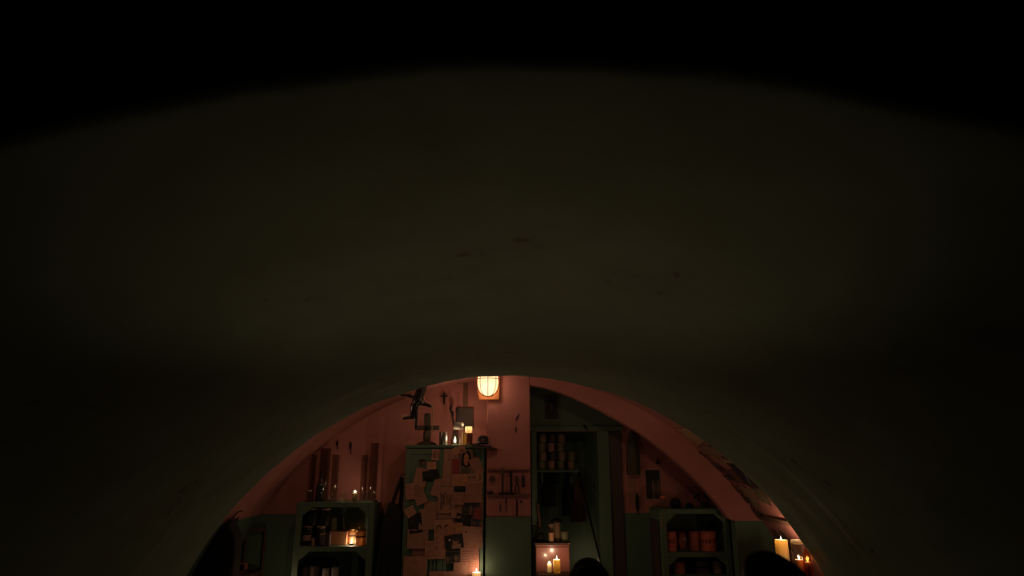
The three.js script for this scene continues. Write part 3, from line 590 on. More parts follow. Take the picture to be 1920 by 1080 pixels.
// ---------------------------------------------------------------- left side wall
{
  const o = at(405, 1030, 6.1), t = thing('coat', 'black coat hanging on the left side wall at the edge of the arch', 'coat', [o.x, 0, -6.1]);
  const u = (px, py) => { const p = at(px, py, 6.1); return [Math.max(p.x, CX - Math.sqrt(RR * RR - (p.y - CY) ** 2) + 0.035) - o.x, p.y]; };
  const s = new THREE.Shape(); [[426, 972], [434, 985], [441, 1000], [443, 1012], [441, 1045], [437, 1070], [440, 1150], [436, 1230], [352, 1230], [356, 1120], [362, 1060], [376, 1010], [398, 980], [415, 968]].forEach((p, i) => { const q = u(...p); s[i ? 'lineTo' : 'moveTo'](q[0], q[1]); });
  part('coat_body', new THREE.ExtrudeGeometry(s, { depth: 0.12, bevelEnabled: true, bevelSize: 0.02, bevelThickness: 0.03, bevelSegments: 4 }).translate(0, 0, -0.08), M.black, t);
  part('collar', tube([[...u(426, 973), 0.05], [...u(434, 986), 0.055], [...u(442, 1001), 0.05]], 0.009, 16, 8), M.tan, t, 'pale collar edge');
  part('coat_lapel', tube([[...u(441, 1005), 0.05], [...u(440, 1030), 0.06], [...u(436, 1065), 0.05]], 0.007, 16, 8), std({ color: lin(0.05, 0.045, 0.04) }), t);
  part('coat_hook', tube([[...u(424, 960), -0.1], [...u(424, 962), 0.0], [...u(424, 972), 0.0]], 0.006, 12, 6), M.iron, t);
}
{
  const a = at(462, 990, 6.95), b = at(491, 1090, 6.95), t = thing('wooden_rack', 'narrow dark brown wooden rack leaning on the left back wall', 'rack', [(a.x + b.x) / 2, 0, -6.95]);
  const w = b.x - a.x;
  for (const s of [-1, 1]) part('frame_side', box(0.018, a.y, 0.02, s * (w / 2 - 0.009), a.y / 2, 0, 0.003), M.wood, t);
  for (const y of [a.y - 0.02, a.y * 0.55, 0.05]) part('frame_rail', box(w - 0.036, 0.03, 0.018, 0, y, 0, 0.003), M.wood, t);
  const p = at(457, 1070, 6.85), k = thing('wooden_stool', 'dark wooden stool by the left back wall under the small pinkish box', 'stool', [p.x, 0, -6.8]);
  part('seat', box(0.3, 0.03, 0.26, 0, p.y - 0.02, 0, 0.008), M.wood, k);
  for (const [x, z] of [[-1, -1], [1, -1], [-1, 1], [1, 1]]) part('leg', box(0.03, p.y - 0.035, 0.03, x * 0.12, (p.y - 0.035) / 2, z * 0.1, 0.004), M.wood, k);
  const bx = thing('small_box', 'small pinkish box with an open dark front by the left back wall', 'box', [p.x, p.y - 0.004, -6.8]);
  part('box_body', merge(box(0.09, 0.012, 0.07, 0, 0.006, 0), box(0.012, 0.075, 0.07, -0.039, 0.04, 0), box(0.012, 0.075, 0.07, 0.039, 0.04, 0), box(0.09, 0.07, 0.01, 0, 0.04, -0.03)), std({ color: lin(0.3, 0.12, 0.11) }), bx);
  part('box_flap', box(0.09, 0.008, 0.07, 0, 0.08, 0), std({ color: lin(0.3, 0.12, 0.11) }), bx);
  const st = at(486, 912, 6.98);
  solo('twig', tube([[-0.13, -0.1, 0.006], [0, 0.02, 0.012], [0.13, 0.09, 0.006]], 0.004, 16, 6), M.black, 'thin dark twig fixed aslant to the pink wall left of the shelf', 'twig', st);
  [[448, 962], [456, 950], [463, 938], [470, 930]].forEach(([px, py], i) => {
    const q = at(px, py, 6.6);
    solo('dried_flower', merge(new THREE.IcosahedronGeometry(0.022, 1).scale(1, 1.3, 0.7), tube([[0, 0, 0], [0.01, 0.03, 0], [0.022, 0.05, 0]], 0.004, 8, 5)), i % 2 ? M.label : M.lid, ['lowest of the dried pink flowers strung along the left wall', 'second lowest of the dried pink flowers on the left wall', 'second highest of the dried pink flowers on the left wall', 'highest of the dried pink flowers strung along the left wall'][i], 'flower', q, i, 'dried flowers along the left wall');
  });
}
for (const [px, py, h, label] of [[632, 834, 0.09, 'left one of two small dark hooks on the pink wall above the left shelf'], [657, 840, 0.12, 'right one of two small dark hooks on the pink wall above the left shelf']]) {
  const p = at(px, py, 6.99); const t = thing('wall_hook', label, 'hook', [p.x, p.y, -6.995]);
  part('hook_plate', box(0.022, h * 0.55, 0.008, 0, h * 0.2, 0.004, 0.003), M.black, t);
  part('hook_stem', tube([[0, h * 0.1, 0.01], [0.005, -h * 0.2, 0.018], [0.014, -h * 0.5, 0.02]], 0.005, 12, 6), M.black, t);
}

// ---------------------------------------------------------------- tools on the pier
const zP = -6.592;
for (const [py, label] of [[881, 'upper thin dark tool rail across the pink pier'], [928, 'lower thin dark tool rail across the pink pier']]) {
  const a = at(914, py, 6.59), b = at(994, py, 6.59), t = thing('tool_rail', label, 'rail', [(a.x + b.x) / 2, a.y, -6.6]);
  part('rail_board', metreUV(box(b.x - a.x, 0.012, 0.035, 0, 0, 0.0175, 0.002)), M.brown, t);
}
function tool(name, label, cat, px, py, build) { const p = at(px, py, 6.57), t = thing(name, label, cat, [p.x, p.y, -6.57]); build(t); return t; }
tool('chisel', 'long dark chisel, taller of the two upright tools on the pier', 'chisel', 942, 903, (t) => { part('handle', lathe([[0, 0.05], [0.013, 0.055], [0.016, 0.1], [0.01, 0.13], [0, 0.132]], 14), M.wood, t); part('blade', box(0.018, 0.17, 0.006, 0, -0.03, 0, 0.002), M.iron, t); });
tool('file', 'long black file right of the dark chisel on the pier', 'file', 958, 906, (t) => { part('handle', lathe([[0, 0.05], [0.012, 0.055], [0.014, 0.09], [0.008, 0.11], [0, 0.112]], 14), M.black, t); part('blade', box(0.02, 0.16, 0.007, 0, -0.03, 0, 0.002), M.black, t); });
tool('pliers', 'dark pliers hanging between the file and the knife on the pier', 'pliers', 969, 905, (t) => { for (const s of [-1, 1]) part('plier_arm', tube([[s * 0.006, 0.06, s * 0.003], [s * 0.013, 0.03, s * 0.003], [0, 0.005, s * 0.003], [s * -0.014, -0.04, s * 0.003], [s * -0.02, -0.1, s * 0.003]], 0.006, 20, 6), M.iron, t); });
tool('sheath', 'short thick black knife sheath high on the right of the pier', 'sheath', 981, 902, (t) => { part('sheath_body', box(0.028, 0.1, 0.02, 0, -0.01, 0, 0.008), M.black, t); part('sheath_loop', new THREE.TorusGeometry(0.012, 0.004, 6, 20).translate(0, 0.05, 0), M.cloth, t); });
tool('tape_roll', 'round dark roll of tape on the left of the pier', 'tape', 923, 898, (t) => { part('roll', new THREE.TorusGeometry(0.02, 0.01, 8, 28), M.tinDark, t); part('peg', new THREE.CylinderGeometry(0.004, 0.004, 0.03, 8).rotateX(PI / 2), M.iron, t); });
tool('plane_block', 'wide low black plane resting on the lower pier rail', 'plane', 950, 925, (t) => { part('plane_sole', box(0.15, 0.018, 0.03, 0, 0, 0, 0.004), M.black, t); part('plane_knob', lathe([[0, 0.008], [0.009, 0.008], [0.011, 0.02], [0, 0.024]], 12), M.wood, t); });
tool('clamp', 'small black clamp at the left end of the lower pier rail', 'clamp', 919, 924, (t) => { part('clamp_body', merge(box(0.06, 0.012, 0.025, 0, -0.004, 0, 0.003), box(0.012, 0.026, 0.02, 0.01, 0.008, 0, 0.003)), M.black, t); part('clamp_screw', new THREE.CylinderGeometry(0.004, 0.004, 0.07, 8).rotateZ(PI / 2).translate(0, 0.008, 0), M.iron, t); });
const tan2 = std({ color: lin(0.06, 0.03, 0.022) });
tool('awl', 'thin brown awl, left of the pair below the lower pier rail', 'awl', 938, 947, (t) => { part('awl_handle', lathe([[0, -0.06], [0.009, -0.055], [0.011, -0.02], [0.006, 0], [0, 0]], 12), tan2, t); part('awl_spike', new THREE.ConeGeometry(0.004, 0.06, 8).translate(0, 0.03, 0), tan2, t); });
tool('screwdriver', 'thin brown screwdriver, right of the pair below the lower pier rail', 'screwdriver', 949, 945, (t) => { part('driver_handle', lathe([[0, 0], [0.01, 0.004], [0.011, 0.035], [0.007, 0.05], [0, 0.052]], 12), tan2, t); part('driver_shaft', new THREE.CylinderGeometry(0.004, 0.005, 0.06, 8).translate(0, -0.03, 0), tan2, t); });
tool('long_knife', 'long black knife hanging over the edge of the green dado on the pier', 'knife', 969, 951, (t) => { part('knife_handle', box(0.016, 0.06, 0.012, 0, 0.045, 0, 0.005), M.black, t); part('knife_blade', box(0.022, 0.1, 0.004, 0, -0.035, 0, 0.0015), std({ color: lin(0.05, 0.012, 0.01) }), t); });
tool('scissors', 'small pale scissors below the lower pier rail, rightmost tool', 'scissors', 979, 947, (t) => { part('blade', box(0.007, 0.06, 0.003, 0, -0.008, 0).rotateZ(0.4), M.steel, t); for (const s of [-1, 1]) part('finger_loop', new THREE.TorusGeometry(0.009, 0.003, 6, 18).translate(-0.012 + s * 0.006, 0.03, 0), M.iron, t); });
tool('feather', 'small dark feather pinned high on the pink pier', 'feather', 970, 785, (t) => { part('vane', new THREE.SphereGeometry(0.012, 14, 10).scale(0.9, 3.2, 0.4).rotateZ(-0.5).translate(0, 0.012, 0), tan2, t); part('quill', tube([[0.02, 0.05, 0], [0, 0, 0], [-0.008, -0.04, 0]], 0.002, 10, 5), tan2, t); });
tool('pendant', 'small dark pendant hanging on a cord under the feather on the pier', 'pendant', 967, 806, (t) => { part('pendant_drop', lathe([[0, -0.03], [0.007, -0.02], [0.009, 0.01], [0.004, 0.03], [0, 0.03]], 12), tan2, t); part('pendant_cord', tube([[0, 0.03, 0], [-0.004, 0.055, 0], [0, 0.08, 0]], 0.0015, 8, 5), tan2, t); });

// ---------------------------------------------------------------- closet
sheet(1021, 742, 1046, 786, 1, 'crown', 0, 'drawing', 'drawing', 'dark faded drawing of a crowned head on the green panel above the closet', 7.3, 0.034);
{ const p = at(1098, 803, 7.26); const t = thing('wall_hook', 'small black hook on the lintel over the closet', 'hook', [p.x, p.y, -7.245]); part('hook_plate', box(0.02, 0.04, 0.006, -0.01, 0.02, 0, 0.002), M.black, t); part('hook_stem', tube([[-0.02, 0.04, 0.003], [0, 0.01, 0.02], [0.012, -0.02, 0.012]], 0.006, 12, 6), M.black, t); }
const dS = 7.62, shelfY = at(1045, 881, dS).y;
{
  const a = at(1004, 881, dS), b = at(1084, 881, dS), t = thing('wall_shelf', 'dark green closet shelf carrying stacked paint tins', 'shelf', [(a.x + b.x) / 2, shelfY, -7.72]);
  part('board', metreUV(box(b.x - a.x, 0.024, 0.3, 0, -0.012, 0, 0.003)), M.green, t);
  for (const s of [-1, 1]) part('shelf_bracket', box(0.02, 0.12, 0.2, s * ((b.x - a.x) / 2 - 0.08), -0.084, -0.05, 0.004), M.green, t);
}
{
  const mats = [M.tinGreen, M.tinTan, M.tinDark, M.tinTan, M.tinGreen, M.lid];
  const cols = ['leftmost', 'second', 'third', 'rightmost'], rows = ['bottom tin', 'second tin up', 'third tin up', 'top tin'];
  [1016, 1034, 1052, 1071].forEach((px, c) => { for (let r = 0; r < (c === 3 ? 2 : 4); r++) { const p = at(px + (r % 2 ? 2 : 0), 870, dS); tin(`dim paint tin in the closet, ${rows[r]} of the ${cols[c]} stack`, [p.x, shelfY + r * 0.101, -dS - 0.02], 0.043, 0.1, mats[(c * 5 + r * 3) % 6], { group: 'paint tins stacked on the closet shelf', name: 'paint_tin' }); } });
}
function hangingCloth(name, label, cat, px, py0, py1, w, d, mat, hook = true) {
  const a = at(px, py0, d), b = at(px, py1, d), h = a.y - b.y, t = thing(name, label, cat, [a.x, a.y, -d]);
  const NA = 28, NY = 14, pos = [], idx = [];
  for (let j = 0; j <= NY; j++) { const v = j / NY; for (let i = 0; i <= NA; i++) { const u = i / NA * PI * 2, open = Math.min(1, 0.15 + v * 2.2) * (v > 0.92 ? 0.96 : 1), f = 1 + 0.12 * Math.sin(u * 5 + v * 2); pos.push(Math.cos(u) * w / 2 * open * f, -v * h, Math.sin(u) * 0.05 * open * f); } }
  for (let j = 0; j < NY; j++) for (let i = 0; i < NA; i++) { const p = j * (NA + 1) + i, q = p + NA + 1; idx.push(p, q, p + 1, p + 1, q, q + 1); }
  const g = new THREE.BufferGeometry(); g.setAttribute('position', new THREE.Float32BufferAttribute(pos, 3)); g.setIndex(idx); g.computeVertexNormals();
  part('cloth_body', g, mat, t); if (hook) part('hanging_loop', new THREE.TorusGeometry(0.018, 0.004, 6, 20).translate(0, 0.012, 0), mat, t);
  return t;
}
hangingCloth('cloth_bag', 'black cloth bag hanging under the closet shelf on the left', 'bag', 1027, 900, 949, 0.17, 7.74, M.black);
hangingCloth('apron', 'long black apron hanging at the right end under the closet shelf', 'apron', 1062, 888, 966, 0.12, 7.86, M.black);
hangingCloth('sack', 'brownish sack hanging on the closet wall right of the black apron', 'sack', 1086, 892, 950, 0.15, 7.93, std({ color: lin(0.12, 0.065, 0.045) }));
hangingCloth('net_bag', 'dark reddish bag hanging low beneath the brownish sack', 'bag', 1083, 938, 978, 0.17, 7.68, std({ color: lin(0.05, 0.022, 0.018) }));
{ const a = at(1085, 885, 7.9), b = at(1134, 1085, 7.2), t = thing('broom', 'long thin broom leaning diagonally inside the closet', 'broom', [b.x, 0, -7.2]);
  const v0 = new THREE.Vector3(0, b.y, 0), v1 = new THREE.Vector3(a.x - b.x, a.y, -0.7), dir = v0.clone().sub(v1), v2 = v0.clone().addScaledVector(dir, (b.y - 0.16) / -dir.y);
  part('handle', tube([v1, v0, v2], 0.011, 12, 8), M.black, t);
  part('bristles', lathe([[0, 0.2], [0.025, 0.2], [0.05, 0.12], [0.08, 0.01], [0, 0.01]], 18).translate(v2.x, 0, v2.z), M.brown, t); }
{ const a = at(1008, 945, 7.24); solo('leather_strap', tube([[0, 0, 0], [0.004, -0.07, 0.006], [0.016, -0.16, 0.01], [0.014, -0.26, 0.006]], 0.012, 24, 6), M.brown, 'brown leather strap hanging on the left closet jamb', 'strap', [a.x, a.y, -7.22]); }
{ // candles low in the closet and by the left wall, below the picture edge
  const b = thing('wooden_crate', 'low wooden crate on the closet floor carrying a short candle', 'crate', [at(1108, 1000, 7.7).x, 0, -7.7]);
  for (let i = 0; i < 4; i++) for (const z of [-0.1, 0.1]) part('slat', box(0.24, 0.085, 0.014, 0, 0.05 + i * 0.1, z, 0.003), M.wood, b);
  for (const x of [-0.113, 0.113]) part('crate_end', box(0.014, 0.39, 0.186, x, 0.195, 0, 0.003), M.wood, b);
  part('crate_top', box(0.25, 0.014, 0.22, 0, 0.4, 0, 0.003), M.wood, b);
  candle('short candle on the low crate inside the closet', [b.position.x, 0.408, -7.7], 0.03, 0.09, { power: 0.055, k: 1.2, dip: 0.006 });
  candle('stout candle on the floor by the left back wall', [-2.0, 0.001, -6.45], 0.05, 0.45, { power: 0.05, k: 1.2, dip: 0.006 });
}
// glossy pink locker with things on its ledge
const dK = 7.0, kA = at(1003, 1018, dK), kB = at(1069, 1018, dK), kY = kA.y;
{
  const w = kB.x - kA.x, t = thing('pink_locker', 'low glossy pink locker in front of the closet reflecting candle flames', 'locker', [(kA.x + kB.x) / 2, 0, -dK]);
  part('locker_body', box(w - 0.01, kY - 0.02, 0.22, 0, (kY - 0.02) / 2, -0.125, 0.006), M.gloss, t);
  part('door', box(w - 0.02, kY - 0.06, 0.012, 0, (kY - 0.06) / 2 + 0.02, -0.006, 0.006), M.gloss, t);
  part('top_board', box(w + 0.01, 0.02, 0.25, 0, kY - 0.01, -0.12, 0.004), M.wood, t);
  part('knob', new THREE.SphereGeometry(0.008, 14, 10).translate(w / 2 - 0.03, kY - 0.28, 0.006), M.brass, t);
}
const onK = (px, d) => { const p = at(px, 1010, d); return [p.x, kY, -d]; };
tin('orange tan tin lit at the front of the pink locker top', onK(1033.5, 7.06), 0.028, 0.095, std({ color: lin(0.45, 0.24, 0.13) }));
{ const q = onK(1034, 7.13); q[1] += 0; tin('brown tin standing behind the orange tan tin on the locker', [q[0], q[1], q[2]], 0.032, 0.175, M.tinTan); }
tin('tall brown tin in the middle of the locker top', onK(1045, 7.12), 0.034, 0.19, std({ color: lin(0.17, 0.11, 0.055) }));
tin('short dull tin at the right end of the locker top', onK(1059, 7.1), 0.042, 0.1, M.tinGreen);
{ const p = onK(1044, 7.12); const t = thing('flat_hat', 'flat black hat lying on the tall brown tin', 'hat', [p[0], p[1] + 0.192, p[2]]); part('cap_crown', new THREE.SphereGeometry(0.06, 24, 12, 0, PI * 2, 0, PI / 2).scale(1, 0.62, 0.9), M.black, t); part('cap_peak', new THREE.SphereGeometry(0.045, 18, 10, 0, PI * 2, 0, PI / 2).scale(1, 0.2, 0.8).translate(0.03, 0, 0.03), M.black, t); }
{ const p = onK(1012, 7.12); const t = thing('kettle', 'small black kettle at the left end of the locker top', 'kettle', p); part('kettle_body', lathe([[0, 0], [0.06, 0], [0.07, 0.03], [0.06, 0.075], [0.035, 0.095], [0, 0.1]], 28), M.black, t); part('kettle_handle', new THREE.TorusGeometry(0.055, 0.006, 8, 24, PI).translate(0, 0.085, 0), M.black, t); part('spout', tube([[0.06, 0.04, 0], [0.085, 0.06, 0], [0.095, 0.09, 0]], 0.009, 10, 8), M.black, t); t.scale.setScalar(0.8); t.rotation.y = 0.9; }
// candle bench in front of the locker and the cabinet
const bY = at(1044, 1078, 6.5).y - 0.02;
{
  const t = thing('side_bench', 'narrow dark bench carrying candles before the pink locker', 'bench', [0.52, 0, -6.72]);
  part('bench_top', metreUV(box(0.38, 0.03, 0.2, 0.08, bY - 0.015, 0, 0.005)), M.wood, t);
  for (const [x, z] of [[-1, -1], [1, -1], [-1, 1], [1, 1]]) part('leg', box(0.03, bY - 0.03, 0.03, 0.08 + x * 0.16, (bY - 0.03) / 2, z * 0.075, 0.004), M.wood, t);
}
{ const p = at(1044, 1060, 6.72); candle('tall thick candle burning before the pink locker', [p.x, bY, -6.72], 0.034, at(1044, 1049, 6.72).y - bY, { power: 0.1, k: 1.35, dip: 0.012, mat: M.wax }); }
{ const p = at(1030, 1060, 6.74); const h = at(1030, 1052, 6.74).y - bY; tumbler('votive_glass', 'small votive glass left of the thick candle before the pink locker', [p.x, bY, -6.74], 0.026, h + 0.02).userData.category = 'candle holder'; candle('short candle burning low inside the votive glass', [p.x, bY + 0.005, -6.74], 0.021, h - 0.03, { power: 0.05, mat: M.waxWhite, dip: 0.012 }); }
{ // candle before the cabinet papers, on its own little shelf
  const p = at(893.5, 1078, 6.5), t = thing('candle_bracket', 'dark wooden ledge at the foot of the papered cabinet in view', 'ledge', [p.x - 0.1, 0, -6.5]);
  const y = at(893, 1092, 6.5).y;
  part('ledge_top', box(0.5, 0.025, 0.18, 0, y - 0.0125, 0, 0.004), M.wood, t); for (const s of [-1, 1]) part('leg', box(0.03, y - 0.025, 0.14, s * 0.2, (y - 0.025) / 2, 0, 0.004), M.wood, t);
  candle('thick white candle burning before the papered cabinet at the foot of the picture', [p.x, y, -6.5], 0.04, at(893, 1073, 6.5).y - y, { power: 0.085, k: 1.25, dip: 0.008, mat: M.waxWhite });
}

// ---------------------------------------------------------------- right alcove wall and shelf
sheet(1209, 880, 1240, 936, 0, 'photo', 2, 'poster', 'poster', 'faded mottled poster on the alcove wall above the right shelf', 7.3, 0.004);
sheet(1178, 897, 1193, 945, 0, 'plain', 3, 'paper_note', NOTE, 'narrow plain strip of paper left of the dark feather in the alcove', 7.3, 0.004);
function alc(name, label, cat, px, py, build) { const p = at(px, py, 7.27), t = thing(name, label, cat, [p.x, p.y, -7.27]); build(t); return t; }
alc('feather', 'long black feather hanging on the alcove wall left of the poster', 'feather', 1195, 942, (t) => { part('vane', new THREE.SphereGeometry(0.02, 16, 12).scale(1, 5, 0.4), M.black, t); part('quill', tube([[0, 0.1, 0], [0, 0, 0.004], [0.008, -0.13, 0]], 0.003, 10, 5), M.black, t); });
alc('horn', 'small dark pointed horn on the alcove wall above the poster', 'horn', 1233, 862, (t) => { part('horn_body', new THREE.ConeGeometry(0.018, 0.09, 14), M.black, t); part('horn_ring', new THREE.TorusGeometry(0.016, 0.004, 6, 20).rotateX(PI / 2).translate(0, -0.042, 0), M.tinDark, t); });
hangingCloth('hanging_cloth', 'dark brown cloth hanging beside the closet jamb in the alcove', 'cloth', 1184, 805, 890, 0.14, 7.24, std({ color: lin(0.06, 0.05, 0.03) }));
const onSR = (px, row, d) => { const p = at(px, 1000, d); return [p.x, SR.ys[row], -d]; };
{ // lettered board on the shelf's left side
  const a = at(1240, 1020, 6.78).x, c = document.createElement('canvas'); c.width = 64; c.height = 256; const g = c.getContext('2d'); g.fillStyle = '#3a3226'; g.fillRect(0, 0, 64, 256); g.fillStyle = '#6b2a20'; for (let i = 0; i < 9; i++) { g.save(); g.translate(32, 24 + i * 26); for (let k = 0; k < 4; k++) g.fillRect(-16 + rnd() * 26, -8 + rnd() * 12, 4 + rnd() * 8, 3 + rnd() * 5); g.restore(); }
  const t = new THREE.CanvasTexture(c); t.colorSpace = THREE.SRGBColorSpace;
  const h = SR.ys[0] - 0.12; solo('side_board', box(0.012, h, 0.36, 0, h / 2, 0, 0.003), std({ map: t }), 'worn board with faded red marks against the left side of the right shelf', 'board', [SR.x - SR.w / 2 - 0.01, 0.0, -7.02]);
}
{ const t = thing('bottle', 'small clear bottle with an orange cap on the right shelf top', 'bottle', onSR(1247, 0, 6.84)); part('bottle_body', lathe([[0, 0.001], [0.032, 0.001], [0.033, 0.07], [0.026, 0.09], [0.022, 0.1]], 24), M.glass, t); part('cap', lid(0.026, 0.1, 0.022), std({ color: lin(0.6, 0.16, 0.06) }), t); }
for (const [px, r, sy, label] of [[1270, 0.058, 0.85, 'round black pot right of the orange-capped bottle'], [1296, 0.04, 0.6, 'low dark bowl in the middle of the right shelf top']]) {
  const t = thing('dark_pot', label, 'pot', onSR(px, 0, 6.95)); part('pot_body', lathe([[0, 0], [r * 0.6, 0], [r, r * 0.7 * sy], [r * 0.95, r * 1.3 * sy], [r * 0.6, r * 1.8 * sy], [r * 0.55, r * 1.75 * sy], [0, r * 0.3]], 28), M.black, t); part('pot_rim', new THREE.TorusGeometry(r * 0.6, 0.005, 8, 28).rotateX(PI / 2).translate(0, r * 1.8 * sy, 0), M.black, t);
}
{ const p = onSR(1325, 0, 7.05), t = thing('dried_plant', 'dark dried plant in a pot at the right of the shelf top in the alcove', 'plant', p); part('pot', lathe([[0, 0], [0.035, 0], [0.045, 0.05], [0.04, 0.05], [0, 0.02]], 20), M.tinDark, t); for (let i = 0; i < 7; i++) { const a = i * 0.9, e = 0.05 + 0.012 * i; part('leaf', new THREE.SphereGeometry(0.012, 8, 6).scale(1, 2.6, 0.4).rotateZ(Math.cos(a) * 0.7).translate(Math.cos(a) * e * 0.9, 0.08 + (i % 3) * 0.022, Math.sin(a) * e), M.black, t); } }
// red tins with stencilled letters
function letterTex(txt) {
  const c = document.createElement('canvas'); c.width = 512; c.height = 256; const g = c.getContext('2d'); g.fillStyle = '#b8604c'; g.fillRect(0, 0, 512, 256);
  for (let i = 0; i < 120; i++) { g.fillStyle = `rgba(70,24,16,${0.05 + rnd() * 0.1})`; g.beginPath(); g.arc(rnd() * 512, rnd() * 256, 2 + rnd() * 12, 0, 7); g.fill(); }
  g.fillStyle = '#1c1410'; g.font = 'bold 84px serif'; g.textAlign = 'center'; g.textBaseline = 'middle'; g.fillText(txt, 256, 118);
  const t = new THREE.CanvasTexture(c); t.colorSpace = THREE.SRGBColorSpace; t.wrapS = THREE.RepeatWrapping; return t;
}
const mTin = std({ map: letterTex('IPF'), roughness: 0.6 }), mTin2 = std({ map: letterTex('NIPF'), roughness: 0.6 });
function letteredTin(label, pos, r, h, mat, turn) {
  const t = tin(label, pos, r, h, M.tinRed);
  part('tin_label', new THREE.CylinderGeometry(r * 1.012, r * 1.012, h * 0.8, 40, 1, true).rotateY(PI + turn).translate(0, h * 0.48, 0), mat, t, 'red label with dark stencilled letters');
}
const topPy = 996, rowH = (px, d) => at(px, topPy, d).y - SR.ys[1];
letteredTin('red tin lettered IPF at the left of the upper right-shelf compartment', onSR(1257, 1, 6.86), 0.058, rowH(1257, 6.86), mTin, -0.25);
tin('plain red tin half hidden behind the small glass on the right shelf', onSR(1278, 1, 7.04), 0.05, rowH(1277, 6.99) + 0.005, M.tinRed);
tin('dull red tin between the small glass and the big lettered tin', onSR(1301, 1, 6.9), 0.052, rowH(1303, 6.9), std({ color: lin(0.28, 0.07, 0.05), roughness: 0.6 }));
letteredTin('biggest red tin lettered NIPF at the right of the upper right-shelf compartment', onSR(1327, 1, 6.87), 0.076, rowH(1327, 6.87), mTin2, -0.35);
tumbler('glass_tumbler', 'small clear glass in front of the red tins on the right shelf', onSR(1284, 1, 6.82), 0.03, at(1284, 1008, 6.82).y - SR.ys[1]);
{ const p = at(1241, 972, 6.74); const t = thing('bead_string', 'short string of glass beads hanging on the left post of the right shelf', 'beads', [p.x, p.y, -6.751]); for (let i = 0; i < 4; i++) part('bead', new THREE.SphereGeometry(0.009, 14, 10).translate(0, -i * 0.026, 0), M.brass, t); part('bead_cord', new THREE.CylinderGeometry(0.0015, 0.0015, 0.12, 6).translate(0, -0.03, 0), M.rope, t); }
const h2 = (px, py, d) => at(px, py, d).y - SR.ys[2];
tin('brownish red tin at the left of the lower right-shelf compartment', onSR(1270, 2, 6.88), 0.055, h2(1270, 1053, 6.88), std({ color: lin(0.3, 0.1, 0.06) }));
tin('dark narrow tin against the left post of the lower right-shelf compartment', onSR(1249, 2, 6.92), 0.035, h2(1249, 1050, 6.92), M.tinDark);
{ const p = onSR(1311, 2, 6.92), h = h2(1311, 1050, 6.92), t = thing('parcel', 'dark parcel wrapped with crossed tape in the lower right-shelf compartment', 'parcel', p); part('parcel_body', box(0.13, h, 0.1, 0, h / 2, 0, 0.006), M.tinDark, t); for (const s of [-1, 1]) part('tape', box(0.15, 0.012, 0.004, 0, h / 2, 0.051).rotateZ(0), M.tinTan, t).rotation.z = 0; }
tin('brown tin at the right of the lower right-shelf compartment', onSR(1341, 2, 6.9), 0.048, h2(1347, 1051, 6.9), M.tinTan);

// ---------------------------------------------------------------- right side wall: torn papers and candles
function vaultScrap(label, y0, y1, z0, z1, mat, jag, name = 'torn_paper', dr = 0.006) {
  const N = 18, s = [], a0 = angAt(RR, y0), a1 = angAt(RR, y1), pos = [], idx = [];
  // ragged outline in (z, angle), lifted off the curved wall; two faces and a rim
  for (let i = 0; i < N; i++) { const q = i / N * PI * 2, k = 1 + jag * (rnd() - 0.5), c = Math.sign(Math.cos(q)) * Math.pow(Math.abs(Math.cos(q)), 0.55), e = Math.sign(Math.sin(q)) * Math.pow(Math.abs(Math.sin(q)), 0.55); s.push([(z0 + z1) / 2 + c * k * (z1 - z0) / 2, (a0 + a1) / 2 + e * k * (a1 - a0) / 2]); }
  const push = (z, a, r) => pos.push(CX + r * Math.cos(a), CY + r * Math.sin(a), Math.max(-6.59, Math.min(-5.51, z)));
  for (const r of [RR - dr, RR - dr + 0.004]) { push((z0 + z1) / 2, (a0 + a1) / 2, r - (r < RR - dr + 0.002 ? 0.006 : 0)); s.forEach(([z, a], i) => push(z, a, r - (i % 3 ? 0 : 0.006))); }
  for (let i = 0; i < N; i++) { const j = (i + 1) % N, o = N + 1; idx.push(0, 1 + i, 1 + j, o, o + 1 + j, o + 1 + i, 1 + i, o + 1 + i, 1 + j, 1 + j, o + 1 + i, o + 1 + j); }
  const g = new THREE.BufferGeometry(); g.setAttribute('position', new THREE.Float32BufferAttribute(pos, 3)); g.setIndex(idx); g.computeVertexNormals();
  solo(name, bare(g), mat, label, 'paper');
}
const mScrap = std({ color: lin(0.30, 0.2, 0.11) }), mScrap2 = std({ color: lin(0.2, 0.13, 0.085) }), mScrap3 = std({ color: lin(0.36, 0.24, 0.13) });
vaultScrap('highest torn tan scrap stuck on the right side of the pink vault', 1.94, 1.80, -6.5, -6.0, mScrap3, 0.5);
vaultScrap('brown torn scrap just below the highest tan one on the right vault', 1.78, 1.67, -6.5, -6.05, mScrap2, 0.5, 'torn_paper', 0.013);
vaultScrap('tan torn scrap above the black sheet on the right vault', 1.65, 1.62, -6.35, -5.8, mScrap, 0.5, 'torn_paper', 0.019);
vaultScrap('black torn sheet on the right side of the pink vault', 1.62, 1.40, -6.2, -5.7, M.black, 0.35, 'torn_sheet', 0.024);
vaultScrap('dark reddish scrap along the arch corner beside the black sheet', 1.56, 1.42, -6.55, -6.2, std({ color: lin(0.1, 0.04, 0.03) }), 0.4);
vaultScrap('speckled torn scrap low on the right vault above the dado rail', 1.40, 1.18, -6.56, -6.3, mScrap2, 0.6);
vaultScrap('olive torn scrap below the black sheet on the right vault', 1.40, 1.25, -6.25, -6.0, std({ color: lin(0.1, 0.085, 0.045) }), 0.5);
vaultScrap('narrow tan strip nearest the arch edge on the right vault', 1.42, 1.2, -5.95, -5.8, mScrap3, 0.4);
